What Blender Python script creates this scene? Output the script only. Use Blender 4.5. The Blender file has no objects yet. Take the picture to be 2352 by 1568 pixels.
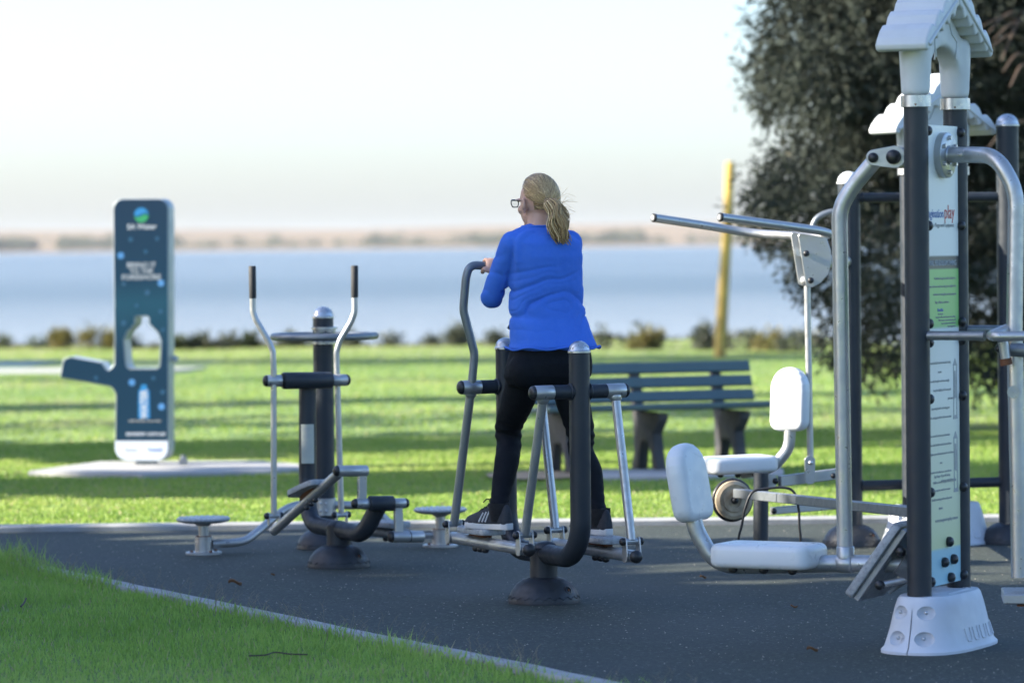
import bpy, bmesh, math, random
import numpy as np
from mathutils import Vector, Matrix, noise

random.seed(7)
rng = np.random.default_rng(11)
sc = bpy.context.scene
col = sc.collection

# ------------------------------------------------------------------ camera
FPX, CX, CY, CAMH, HOR = 8820.0, 1176.0, 784.0, 1.55, 562.0
_p = math.atan((CY - HOR) / FPX)
_r = 0.0105
CF = Vector((0, math.cos(_p), -math.sin(_p)))
_r0 = Vector((1, 0, 0)); _u0 = Vector((0, math.sin(_p), math.cos(_p)))
CR = _r0 * math.cos(_r) - _u0 * math.sin(_r)
CU = _u0 * math.cos(_r) + _r0 * math.sin(_r)
CO = Vector((0, 0, CAMH))
cam = bpy.data.cameras.new("camera")
cam.lens = 135.0; cam.sensor_width = 36.0; cam.sensor_fit = 'HORIZONTAL'
cam.clip_start = 0.5; cam.clip_end = 9000
cam.dof.use_dof = True; cam.dof.focus_distance = 15.9; cam.dof.aperture_fstop = 2.8
camo = bpy.data.objects.new("camera", cam)
m4 = Matrix.Identity(4)
for i in range(3):
    m4[i][0] = CR[i]; m4[i][1] = CU[i]; m4[i][2] = -CF[i]; m4[i][3] = CO[i]
camo.matrix_world = m4
col.objects.link(camo); sc.camera = camo

# ------------------------------------------------------------------ sky, sun, exposure
SUN_EL, SUN_AZ = math.radians(26.0), math.radians(266.0)
world = bpy.data.worlds.new("World"); sc.world = world; world.use_nodes = True
wn = world.node_tree; wn.nodes.clear()
sky = wn.nodes.new("ShaderNodeTexSky"); sky.sky_type = 'NISHITA'; sky.sun_disc = False
sky.sun_elevation = SUN_EL; sky.sun_rotation = SUN_AZ
sky.air_density = 1.0; sky.dust_density = 1.4; sky.ozone_density = 6.4
bg = wn.nodes.new("ShaderNodeBackground"); bg.inputs[1].default_value = 0.12
wo = wn.nodes.new("ShaderNodeOutputWorld")
wb = wn.nodes.new('ShaderNodeMix'); wb.data_type = 'RGBA'; wb.blend_type = 'MULTIPLY'; wb.inputs[0].default_value = 1.0; wb.inputs[7].default_value = (1.09, 0.99, 0.955, 1)   # white balance
wn.links.new(sky.outputs[0], wb.inputs[6]); wn.links.new(wb.outputs[2], bg.inputs[0]); wn.links.new(bg.outputs[0], wo.inputs[0])
sl = bpy.data.lights.new("sun", 'SUN'); sl.energy = 5.0; sl.angle = math.radians(0.5); sl.color = (1.0, 0.93, 0.80)
so = bpy.data.objects.new("sun", sl); col.objects.link(so)
TOSUN = Vector((math.sin(SUN_AZ) * math.cos(SUN_EL), math.cos(SUN_AZ) * math.cos(SUN_EL), math.sin(SUN_EL)))
so.rotation_euler = TOSUN.to_track_quat('Z', 'Y').to_euler()
so.location = TOSUN * 60
sc.view_settings.view_transform = 'Standard'; sc.view_settings.look = 'None'
sc.view_settings.gamma = 1.0; sc.view_settings.use_curve_mapping = False
sc.view_settings.exposure = 1.84
sc.cycles.max_bounces = 8; sc.cycles.transparent_max_bounces = 8
sc.cycles.volume_bounces = 0

# ------------------------------------------------------------------ helpers
def at(px, py, Y):
    d = CF + CR * ((px - CX) / FPX) + CU * ((CY - py) / FPX)
    return CO + d * (Y / d.y)
def ground(px, py, z=0.0):
    d = CF + CR * ((px - CX) / FPX) + CU * ((CY - py) / FPX)
    return CO + d * ((z - CAMH) / d.z)
def V(*a): return Vector(a)
Z = V(0, 0, 1)

def fillet(pts, r, seg=7):
    """polyline with its inner corners rounded; r a number or one per inner corner"""
    pts = [Vector(p) for p in pts]
    out = [pts[0]]
    for i in range(1, len(pts) - 1):
        a, b, c = pts[i - 1], pts[i], pts[i + 1]
        u, w = (a - b), (c - b)
        lu, lw = u.length, w.length
        u.normalize(); w.normalize()
        ang = u.angle(w, math.pi)
        if ang > math.pi - 0.03:
            out.append(b); continue
        rr = r[i - 1] if isinstance(r, (list, tuple)) else r
        t = min(rr / math.tan(ang / 2), lu * 0.48, lw * 0.48)
        rr = t * math.tan(ang / 2)
        p0, p1 = b + u * t, b + w * t
        bis = (u + w).normalized()
        cen = b + bis * (rr / math.sin(ang / 2))
        v0, v1 = p0 - cen, p1 - cen
        tot = v0.angle(v1)
        ax = v0.cross(v1)
        if ax.length < 1e-9:
            out.append(b); continue
        ax.normalize()
        for k in range(seg + 1):
            out.append(cen + Matrix.Rotation(tot * k / seg, 3, ax) @ v0)
    out.append(pts[-1])
    return out

def spline(pts, n=8):
    """Catmull-Rom through the points"""
    P = [Vector(p) for p in pts]
    P = [P[0] * 2 - P[1]] + P + [P[-1] * 2 - P[-2]]
    out = []
    for i in range(1, len(P) - 2):
        for k in range(n):
            t = k / n
            a, b, c, d = P[i - 1], P[i], P[i + 1], P[i + 2]
            out.append(0.5 * ((2 * b) + (c - a) * t + (2 * a - 5 * b + 4 * c - d) * t * t + (3 * b - a - 3 * c + d) * t ** 3))
    out.append(P[-2])
    return out

def frame(w, hint=None):
    w = Vector(w).normalized()
    h = Vector(hint) if hint is not None else (V(0, 0, 1) if abs(w.z) < 0.9 else V(1, 0, 0))
    u = h - w * h.dot(w); u.normalize()
    return u, w.cross(u), w

def round_poly(pts, r, seg=4):
    P = [Vector((p[0], p[1], 0)) for p in pts]
    n = len(P); out = []
    for i in range(n):
        rr = r[i] if isinstance(r, (list, tuple)) else r
        f = fillet([P[i - 1], P[i], P[(i + 1) % n]], rr, seg)
        out += [(q.x, q.y) for q in f[1:-1]] if rr > 0 else [(P[i].x, P[i].y)]
    return out

def rect(w, h, r=0.0, seg=4):
    p = [(-w / 2, -h / 2), (w / 2, -h / 2), (w / 2, h / 2), (-w / 2, h / 2)]
    return round_poly(p, r, seg) if r > 0 else p

class MB:
    def __init__(s): s.v = []; s.f = []
    def ring(s, pts):
        k = len(s.v); s.v += [Vector(p) for p in pts]; return list(range(k, k + len(pts)))
    def bridge(s, a, b):
        n = len(a)
        for i in range(n):
            j = (i + 1) % n
            s.f.append((a[i], a[j], b[j], b[i]))
    def tube(s, pts, r, n=14, caps=True, squash=None):
        P = [Vector(p) for p in pts]
        m = len(P)
        T = []
        for i in range(m):
            a = P[max(i - 1, 0)]; b = P[min(i + 1, m - 1)]
            T.append((b - a).normalized())
        u, w, _ = frame(T[0])
        rings = []
        for i in range(m):
            if i:
                q = T[i - 1].rotation_difference(T[i])
                u = q @ u
            u = (u - T[i] * u.dot(T[i])).normalized(); w = T[i].cross(u)
            rr = r[i] if isinstance(r, (list, tuple, np.ndarray)) else r
            rings.append(s.ring([P[i] + (u * math.cos(2 * math.pi * k / n) + w * math.sin(2 * math.pi * k / n)) * rr for k in range(n)]))
        for a, b in zip(rings, rings[1:]): s.bridge(a, b)
        if caps:
            s.f.append(tuple(reversed(rings[0]))); s.f.append(tuple(rings[-1]))
        return s
    def cyl(s, a, b, r, n=18, bev=0.0):
        a, b = Vector(a), Vector(b)
        d = (b - a).normalized()
        if bev > 0:
            return s.tube([a, a + d * 1e-5, a + d * bev, b - d * bev, b - d * 1e-5, b], [0.0001, r - bev, r, r, r - bev, 0.0001], n)
        return s.tube([a, b], r, n)
    def lathe(s, prof, o, axis=Z, n=28, hint=None):
        u, w, t = frame(axis, hint)
        o = Vector(o)
        rings = []
        for (rr, h) in prof:
            rr = max(rr, 1e-4)
            rings.append(s.ring([o + t * h + (u * math.cos(2 * math.pi * k / n) + w * math.sin(2 * math.pi * k / n)) * rr for k in range(n)]))
        for a, b in zip(rings, rings[1:]): s.bridge(a, b)
        s.f.append(tuple(reversed(rings[0]))); s.f.append(tuple(rings[-1]))
        return s
    def ball(s, c, r, axis=Z, n=14, k=8):
        """ellipsoid: r a number or (radial, axial)"""
        ra, rb = (r if isinstance(r, tuple) else (r, r))
        return s.lathe([(ra * math.cos(t), rb * math.sin(t)) for t in np.linspace(-math.pi / 2, math.pi / 2, k + 1)], c, axis, n)
    def dome(s, c, axis, r, h, n=16, k=5):
        return s.lathe([(r, -0.002)] + [(r * math.cos(t), h * math.sin(t)) for t in np.linspace(0, math.pi / 2, k + 1)], c, axis, n)
    def ell(s, c, ax, n=20, k=12):
        """ellipsoid with three axis vectors"""
        c = Vector(c); rings = []
        for t in np.linspace(-math.pi / 2 + 0.02, math.pi / 2 - 0.02, k + 1):
            rings.append(s.ring([c + ax[2] * math.sin(t) + (ax[0] * math.cos(2 * math.pi * i / n) + ax[1] * math.sin(2 * math.pi * i / n)) * math.cos(t) for i in range(n)]))
        for a, b in zip(rings, rings[1:]): s.bridge(a, b)
        s.f.append(tuple(reversed(rings[0]))); s.f.append(tuple(rings[-1]))
        return s
    def loft(s, rings_):
        rings = [s.ring(r) for r in rings_]
        for a, b in zip(rings, rings[1:]): s.bridge(a, b)
        s.f.append(tuple(reversed(rings[0]))); s.f.append(tuple(rings[-1]))
        return s
    def prism(s, out, o, U, W, th, bev=0.0, seg=3):
        """2-D outline (counter-clockwise) in the U,W plane about o, thickness th along U x W, rounded edges"""
        o = Vector(o); U = Vector(U).normalized(); W = Vector(W).normalized(); N = U.cross(W)
        out = [tuple(p) for p in out]
        ar = sum(out[i - 1][0] * out[i][1] - out[i][0] * out[i - 1][1] for i in range(len(out)))
        if ar < 0: out = out[::-1]
        n = len(out)
        nr = []
        for i in range(n):
            a, b, c = out[i - 1], out[i], out[(i + 1) % n]
            d1 = Vector((b[0] - a[0], b[1] - a[1])); d2 = Vector((c[0] - b[0], c[1] - b[1]))
            if d1.length < 1e-9: d1 = d2
            if d2.length < 1e-9: d2 = d1
            d1.normalize(); d2.normalize()
            q = Vector((d1.y + d2.y, -d1.x - d2.x))
            q = q.normalized() if q.length > 1e-6 else Vector((d1.y, -d1.x))
            k = max(0.5, q.dot(Vector((d1.y, -d1.x))))
            nr.append(q / k)
        def lay(ins, h):
            return s.ring([o + U * (p[0] - nr[i].x * ins) + W * (p[1] - nr[i].y * ins) + N * h for i, p in enumerate(out)])
        lv = []
        if bev > 0:
            for k in range(seg + 1):
                t = math.pi / 2 * k / seg
                lv.append((bev * (1 - math.sin(t)), -th / 2 + bev * (1 - math.cos(t))))
            lv += [(i, -h) for i, h in reversed(lv)]
        else:
            lv = [(0, -th / 2), (0, th / 2)]
        rings = [lay(*x) for x in lv]
        for a, b in zip(rings, rings[1:]): s.bridge(a, b)
        s.f.append(tuple(reversed(rings[0]))); s.f.append(tuple(rings[-1]))
        return s
    def box(s, c, a, b, h, bev=0.004):
        """centre, two full edge vectors, full height along their cross product"""
        a, b = Vector(a), Vector(b)
        return s.prism(rect(a.length, b.length), c, a, b, h, bev, 1)
    def mesh(s, name, off=V(0, 0, 0), ang=40):
        me = bpy.data.meshes.new(name)
        me.from_pydata([v - off for v in s.v], [], s.f)
        me.validate()
        fin(me, ang)
        return me

def fin(me, ang=40):
    me.polygons.foreach_set('use_smooth', [True] * len(me.polygons))
    if ang < 180: me.set_sharp_from_angle(angle=math.radians(ang))
    me.update()

def base_of(o):
    while o.parent: o = o.parent
    return o.location.copy()

def put(name, mb, mat, parent=None, ang=40, loc=None):
    """links a builder as ONE mesh object, a child of parent or top-level"""
    off = base_of(parent) if parent else (Vector(loc) if loc is not None else V(0, 0, 0))
    me = mb.mesh(name, off, ang) if isinstance(mb, MB) else mb
    if not isinstance(mb, MB):
        me.transform(Matrix.Translation(-off))
    if mat:
        for m in (mat if isinstance(mat, (list, tuple)) else [mat]): me.materials.append(m)
    o = bpy.data.objects.new(name, me); col.objects.link(o)
    if parent: o.parent = parent
    else: o.location = off
    return o

def thing(name, label, cat, loc, group=None):
    o = bpy.data.objects.new(name, None); col.objects.link(o)
    o.empty_display_size = 0.1
    o.location = loc
    return tag(o, label, cat, group)
def tag(o, label=None, cat=None, group=None, kind=None):
    if label: o['label'] = label
    if cat: o['category'] = cat
    if group: o['group'] = group
    if kind: o['kind'] = kind
    return o

# ------------------------------------------------------------------ materials
def nodes(name):
    m = bpy.data.materials.new(name); m.use_nodes = True
    nt = m.node_tree; b = nt.nodes['Principled BSDF']
    return m, nt, b
def lin(r, g, b):
    f = lambda c: (c / 255 / 12.92) if c <= 10 else (((c / 255) + 0.055) / 1.055) ** 2.4
    return (f(r), f(g), f(b))
def ramp(nt, fac, stops, interp='LINEAR'):
    n = nt.nodes.new('ShaderNodeValToRGB'); n.color_ramp.interpolation = interp
    e = n.color_ramp.elements
    while len(e) > 1: e.remove(e[-1])
    e[0].position = stops[0][0]; e[0].color = (*stops[0][1], 1)
    for p, c in stops[1:]:
        q = e.new(p); q.color = (*c, 1)
    nt.links.new(fac, n.inputs[0]); return n.outputs[0]
def noise_tex(nt, vec, scale, detail=4, rough=0.55):
    n = nt.nodes.new('ShaderNodeTexNoise'); n.inputs['Scale'].default_value = scale
    n.inputs['Detail'].default_value = detail; n.inputs['Roughness'].default_value = rough
    nt.links.new(vec, n.inputs['Vector']); return n.outputs['Fac']
def mixc(nt, fac, a, b, mode='MIX'):
    n = nt.nodes.new('ShaderNodeMix'); n.data_type = 'RGBA'; n.blend_type = mode
    for val, i in ((fac, 0), (a, 6), (b, 7)):
        if hasattr(val, 'is_output') or hasattr(val, 'links'): nt.links.new(val, n.inputs[i])
        elif i == 0: n.inputs[0].default_value = val
        else: n.inputs[i].default_value = (*val, 1)
    return n.outputs[2]
def pos(nt): return nt.nodes.new('ShaderNodeNewGeometry').outputs['Position']
def objc(nt): return nt.nodes.new('ShaderNodeTexCoord').outputs['Object']
def bump(nt, b, h, strength=0.3, dist=0.01):
    n = nt.nodes.new('ShaderNodeBump'); n.inputs['Strength'].default_value = strength; n.inputs['Distance'].default_value = dist
    nt.links.new(h, n.inputs['Height']); nt.links.new(n.outputs[0], b.inputs['Normal'])
def mat(name, c, rough=0.5, metal=0.0, dirt=0.25, dscale=9.0, dcol=None, bs=0.0, bscale=200.0, rvar=0.12, spec=0.5):
    m, nt, b = nodes(name)
    v = objc(nt)
    f = noise_tex(nt, v, dscale, 6, 0.65)
    dc = dcol if dcol else tuple(x * 0.55 for x in c)
    fr = ramp(nt, f, [(0.42, (0, 0, 0)), (0.78, (dirt, dirt, dirt))])
    nt.links.new(mixc(nt, fr, c, dc), b.inputs['Base Color'])
    n2 = noise_tex(nt, v, dscale * 4, 3)
    rr = ramp(nt, n2, [(0.3, (rough - rvar,) * 3), (0.7, (rough + rvar,) * 3)])
    nt.links.new(rr, b.inputs['Roughness'])
    b.inputs['Metallic'].default_value = metal
    b.inputs['Specular IOR Level'].default_value = spec
    if bs > 0: bump(nt, b, noise_tex(nt, v, bscale, 2), bs, 0.002)
    return m

M = {}
M['dark'] = mat('dark_powder_coat', (0.017, 0.023, 0.031), 0.46, 0.0, 0.4, 7, (0.042, 0.046, 0.05), 0.12, 500, spec=0.38)
M['dark2'] = mat('dark_plastic_base', (0.014, 0.018, 0.024), 0.5, 0.0, 0.5, 11, (0.05, 0.048, 0.044), 0.25, 160)
M['black'] = mat('black_rubber_cap', (0.010, 0.011, 0.013), 0.42, 0.0, 0.4, 30, (0.05, 0.05, 0.05))
M['grip'] = mat('black_foam_grip', (0.022, 0.022, 0.022), 0.75, 0.0, 0.4, 30, (0.05, 0.048, 0.045), 0.3, 300)
M['silver'] = mat('silver_powder_coat', (0.43, 0.435, 0.43), 0.38, 0.7, 0.35, 8, (0.25, 0.25, 0.24), 0.05, 400)
M['steel'] = mat('brushed_steel', (0.50, 0.51, 0.52), 0.34, 0.85, 0.35, 14, (0.3, 0.29, 0.27))
M['grey'] = mat('grey_tube_paint', (0.20, 0.22, 0.235), 0.42, 0.55, 0.3, 8, (0.12, 0.12, 0.12), 0.05, 400)
M['plastic'] = mat('pale_grey_moulded_plastic', (0.52, 0.54, 0.545), 0.48, 0.0, 0.35, 6, (0.40, 0.41, 0.40), 0.35, 260)
M['pad'] = mat('pale_seat_plastic', (0.62, 0.64, 0.64), 0.36, 0.0, 0.25, 6, (0.54, 0.55, 0.55), 0.06, 300)
M['boot'] = mat('pale_boot_plastic', (0.54, 0.56, 0.59), 0.55, 0.0, 0.4, 5, (0.44, 0.44, 0.43), 0.35, 240)
M['tread'] = mat('speckled_cast_tread', (0.34, 0.36, 0.37), 0.6, 0.2, 0.9, 60, (0.12, 0.125, 0.13), 0.6, 220)
M['bench'] = mat('blue_green_bench_paint', (0.075, 0.120, 0.125), 0.45, 0.0, 0.4, 6, (0.055, 0.085, 0.09), 0.1, 80)
M['benchleg'] = mat('dark_cast_bench_leg', (0.030, 0.031, 0.036), 0.7, 0.0, 0.8, 5, (0.11, 0.095, 0.08), 0.4, 60)
M['concrete'] = mat('weathered_concrete', (0.37, 0.36, 0.34), 0.85, 0.0, 0.7, 3, (0.24, 0.23, 0.21), 0.6, 60)
M['kerb'] = mat('concrete_kerb', (0.33, 0.33, 0.32), 0.85, 0.0, 0.8, 5, (0.18, 0.18, 0.17), 0.6, 70)
M['rust'] = mat('rust', (0.16, 0.065, 0.028), 0.85, 0.2, 0.8, 40, (0.07, 0.03, 0.02), 0.6, 150)
M['wood'] = mat('bleached_wooden_pole', (0.48, 0.33, 0.075), 0.8, 0.0, 0.9, 5, (0.26, 0.14, 0.035), 0.6, 30)
M['bark'] = mat('dark_bark', (0.07, 0.05, 0.038), 0.9, 0.0, 0.8, 6, (0.035, 0.026, 0.02), 0.8, 20)
M['twig'] = mat('brown_twig', (0.10, 0.068, 0.048), 0.9, 0.0, 0.6, 6, (0.06, 0.042, 0.03))
M['wheel'] = mat('worn_beige_wheel', (0.44, 0.35, 0.23), 0.7, 0.0, 0.9, 16, (0.17, 0.12, 0.08))
M['cable'] = mat('black_cable', (0.012, 0.012, 0.013), 0.5)
M['signwhite'] = mat('sign_edge_aluminium', (0.36, 0.41, 0.43), 0.4, 0.3, 0.2, 5)
M['signpale'] = mat('sign_pale_panel', (0.55, 0.60, 0.66), 0.4, 0.0, 0.1, 5)
M['leaf'] = mat('dry_brown_leaf', (0.16, 0.08, 0.035), 0.8, 0.0, 0.6, 50, (0.09, 0.045, 0.02))
M['stick'] = mat('dark_stick', (0.06, 0.045, 0.035), 0.9)
M['inkwhite'] = mat('white_print', (0.42, 0.46, 0.50), 0.5, 0, 0.0)
M['inkgrey'] = mat('grey_print', (0.36, 0.37, 0.36), 0.5, 0, 0.0)
M['inkblue'] = mat('blue_print', (0.08, 0.16, 0.40), 0.5, 0, 0.0)
M['inkred'] = mat('red_print', (0.50, 0.06, 0.05), 0.5, 0, 0.0)
M['inkcyan'] = mat('cyan_print', (0.01, 0.18, 0.42), 0.5, 0, 0.0)
M['inkgreen'] = mat('green_print', (0.02, 0.26, 0.10), 0.5, 0, 0.0)
M['inkdot'] = mat('pale_blue_print', (0.06, 0.21, 0.45), 0.5, 0, 0.0)
M['inkdim'] = mat('dim_blue_print', (0.010, 0.075, 0.15), 0.5, 0, 0.0)

def text(body, size, o, U, W, m, parent, name='lettering', align='CENTER', bold=0.0, squeeze=1.0):
    cu = bpy.data.curves.new(name, 'FONT'); cu.body = body; cu.size = size; cu.align_x = align; cu.align_y = 'CENTER'
    cu.extrude = 0.0006; cu.offset = bold; cu.resolution_u = 2
    t = bpy.data.objects.new(name, cu); col.objects.link(t)
    dg = bpy.context.evaluated_depsgraph_get()
    me = bpy.data.meshes.new_from_object(t.evaluated_get(dg))
    bpy.data.objects.remove(t); bpy.data.curves.remove(cu)
    U = Vector(U).normalized(); W = Vector(W).normalized(); N = U.cross(W)
    mt = Matrix.Identity(4)
    for i in range(3):
        mt[i][0] = U[i] * squeeze; mt[i][1] = W[i]; mt[i][2] = N[i]; mt[i][3] = Vector(o)[i]
    me.transform(mt)
    me.materials.clear(); fin(me, 15)
    ob = put(name, me, m, parent)
    return ob

def evald(me_or_mb, mods, name='tmp'):
    """mesh after the given modifiers"""
    me = me_or_mb.mesh(name) if isinstance(me_or_mb, MB) else me_or_mb
    o = bpy.data.objects.new(name, me); col.objects.link(o)
    kill = []
    for typ, kw in mods:
        md = o.modifiers.new(typ, typ)
        for k, val in kw.items():
            if k == 'object' and isinstance(val, MB):
                q = bpy.data.objects.new('cut', val.mesh('cut')); col.objects.link(q); kill.append(q); val = q
            setattr(md, k, val)
    dg = bpy.context.evaluated_depsgraph_get()
    r = bpy.data.meshes.new_from_object(o.evaluated_get(dg))
    bpy.data.objects.remove(o)
    for q in kill: bpy.data.objects.remove(q)
    return r
# ================================================================== LAND
def fast_mesh(name, co, quads=None, tris=None, tint=None):
    """co (n,3); quads (m,4); tris (k,3); tint one value per face"""
    me = bpy.data.meshes.new(name)
    q = np.zeros((0, 4), int) if quads is None else quads
    t = np.zeros((0, 3), int) if tris is None else tris
    me.vertices.add(len(co)); me.vertices.foreach_set('co', np.asarray(co, np.float32).ravel())
    loops = np.concatenate([q.ravel(), t.ravel()]).astype(np.int32)
    me.loops.add(len(loops)); me.loops.foreach_set('vertex_index', loops)
    nf = len(q) + len(t); me.polygons.add(nf)
    st = np.concatenate([np.arange(len(q)) * 4, len(q) * 4 + np.arange(len(t)) * 3]).astype(np.int32)
    me.polygons.foreach_set('loop_start', st)
    me.update(calc_edges=True)
    if tint is not None:
        a = me.attributes.new('tint', 'FLOAT', 'FACE'); a.data.foreach_set('value', np.asarray(tint, np.float32))
    return me

def leafmat(name, stops, trans=0.35, rough=0.55, spec=0.3):
    m, nt, b = nodes(name)
    at_ = nt.nodes.new('ShaderNodeAttribute'); at_.attribute_name = 'tint'
    c = ramp(nt, at_.outputs['Fac'], stops)
    nt.links.new(c, b.inputs['Base Color']); b.inputs['Roughness'].default_value = rough
    b.inputs['Specular IOR Level'].default_value = spec
    tr = nt.nodes.new('ShaderNodeBsdfTranslucent'); nt.links.new(c, tr.inputs[0])
    mx = nt.nodes.new('ShaderNodeMixShader'); mx.inputs[0].default_value = trans
    out = nt.nodes['Material Output']
    nt.links.new(b.outputs[0], mx.inputs[1]); nt.links.new(tr.outputs[0], mx.inputs[2]); nt.links.new(mx.outputs[0], out.inputs[0])
    return m

SHORE = lambda x: 60.5 - 0.30 * x + 1.2 * np.sin(x * 0.55) + 0.7 * np.sin(x * 1.7 + 1)
def land_z(x, y):
    s = SHORE(np.clip(x, -16, 18))
    z = 0.05 * np.sin(x * 0.31 + 1) * np.sin(y * 0.23) * np.clip((y - 24) / 10, 0, 1)
    d = np.clip((y - s) / 3.0, 0, 1)
    return z - 1.5 * d * d * (3 - 2 * d)

# lawn: one sheet, dropping to the beach at the shore
xs = np.unique(np.concatenate([np.linspace(-400, -20, 14), np.linspace(-20, 22, 85), np.linspace(22, 400, 14)]))
ys = np.concatenate([np.linspace(-60, 0, 8), np.linspace(1, 48, 60), np.linspace(48.5, 75, 54)])
gx, gy = np.meshgrid(xs, ys)
gz = land_z(gx, gy) - 0.012
co = np.stack([gx, gy, gz], -1).reshape(-1, 3)
nx, ny = len(xs), len(ys)
ii = (np.arange(ny - 1)[:, None] * nx + np.arange(nx - 1)[None, :]).ravel()
quads = np.stack([ii, ii + 1, ii + nx + 1, ii + nx], 1)
me = fast_mesh('lawn', co, quads); fin(me, 180)
m, nt, b = nodes('lawn_soil')
v = pos(nt)
n1 = noise_tex(nt, v, 0.35, 5); n2 = noise_tex(nt, v, 6, 4)
c1 = ramp(nt, n1, [(0.35, (0.11, 0.20, 0.035)), (0.55, (0.16, 0.24, 0.05)), (0.72, (0.25, 0.25, 0.09))])
c2 = mixc(nt, 0.6, c1, ramp(nt, n2, [(0.3, (0.45, 0.45, 0.45)), (0.7, (1, 1, 1))]), 'MULTIPLY')
# sandy, drier turf towards the beach
sep = nt.nodes.new('ShaderNodeSeparateXYZ'); nt.links.new(v, sep.inputs[0])
mr = nt.nodes.new('ShaderNodeMapRange'); mr.inputs[1].default_value = 50; mr.inputs[2].default_value = 66
nt.links.new(sep.outputs[1], mr.inputs[0])
nt.links.new(mixc(nt, mr.outputs[0], c2, (0.22, 0.19, 0.10)), b.inputs['Base Color'])
b.inputs['Roughness'].default_value = 0.95
bump(nt, b, n2, 0.8, 0.05)
tag(put('lawn', me, m), kind='structure')

# sea bed and water
mb = MB(); r = mb.ring([(-2800, 58, -2.6), (2800, 58, -2.6), (2800, 2700, -2.6), (-2800, 2700, -2.6)]); mb.f.append(tuple(r))
tag(put('sea_bed', mb, mat('sand', (0.25, 0.21, 0.15), 0.9)), kind='structure')
mb = MB(); r = mb.ring([(-2800, 57, -0.75), (2800, 57, -0.75), (2800, 2640, -0.75), (-2800, 2640, -0.75)]); mb.f.append(tuple(r))
m, nt, b = nodes('lake_water')
v = pos(nt)
mp = nt.nodes.new('ShaderNodeMapping'); mp.inputs['Scale'].default_value = (0.35, 1.0, 1.0); nt.links.new(v, mp.inputs[0])
n1 = noise_tex(nt, mp.outputs[0], 1.6, 6, 0.65)
mp2 = nt.nodes.new('ShaderNodeMapping'); mp2.inputs['Scale'].default_value = (0.006, 0.045, 1.0); nt.links.new(v, mp2.inputs[0])
n2 = noise_tex(nt, mp2.outputs[0], 1.0, 4, 0.6)
mp3 = nt.nodes.new('ShaderNodeMapping'); mp3.inputs['Scale'].default_value = (0.0012, 0.006, 1.0); nt.links.new(v, mp3.inputs[0])
n3 = noise_tex(nt, mp3.outputs[0], 1.0, 3, 0.5)
deep = mixc(nt, 0.5, ramp(nt, n2, [(0.35, (0.045, 0.066, 0.084)), (0.65, (0.14, 0.165, 0.19))]), ramp(nt, n3, [(0.35, (0.045, 0.066, 0.084)), (0.65, (0.15, 0.175, 0.20))]))
spw = nt.nodes.new('ShaderNodeSeparateXYZ'); nt.links.new(v, spw.inputs[0])
mrw = nt.nodes.new('ShaderNodeMapRange'); mrw.interpolation_type = 'SMOOTHSTEP'; mrw.inputs[1].default_value = 65; mrw.inputs[2].default_value = 210; nt.links.new(spw.outputs[1], mrw.inputs[0])
nt.links.new(mixc(nt, mrw.outputs[0], (0.26, 0.275, 0.28), deep), b.inputs['Base Color'])      # shallow over pale sand, then deeper
b.inputs['Roughness'].default_value = 0.22; b.inputs['IOR'].default_value = 1.33
bump(nt, b, n1, 1.0, 0.6)
tag(put('lake_water', mb, m), kind='structure')

# far shore: low dry hills
xs = np.linspace(-2600, 2600, 140); ys = np.concatenate([np.linspace(2560, 3700, 22), np.linspace(3800, 6200, 8)])
gx, gy = np.meshgrid(xs, ys)
t = np.clip((gy - 2620) / 950, 0, 1)
amp = 17.5 + 1.6 * np.sin(gx / 310 + 0.6) + 0.9 * np.sin(gx / 97) + 0.5 * np.sin(gx / 41 + 2) - gx * 0.004
gz = -2.0 + 3.2 * np.clip((gy - 2560) / 80, 0, 1) + amp * (t * t * (3 - 2 * t)) * 0.97 + 1.2 * np.sin(gx / 130) * np.sin(gy / 170) * t * (1 - t) * 3
co = np.stack([gx, gy, gz], -1).reshape(-1, 3)
nx, ny = len(xs), len(ys)
ii = (np.arange(ny - 1)[:, None] * nx + np.arange(nx - 1)[None, :]).ravel()
me = fast_mesh('hills', co, np.stack([ii, ii + 1, ii + nx + 1, ii + nx], 1)); fin(me, 180)
m, nt, b = nodes('dry_hill_grass')
v = pos(nt)
mp = nt.nodes.new('ShaderNodeMapping'); mp.inputs['Scale'].default_value = (0.006, 0.006, 0.03); nt.links.new(v, mp.inputs[0])
n1 = noise_tex(nt, mp.outputs[0], 1.4, 5)
nt.links.new(ramp(nt, n1, [(0.35, (0.135, 0.086, 0.036)), (0.6, (0.17, 0.110, 0.046)), (0.72, (0.10, 0.073, 0.036))]), b.inputs['Base Color'])
b.inputs['Roughness'].default_value = 1.0
tag(put('hills', me, m), kind='structure')

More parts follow.
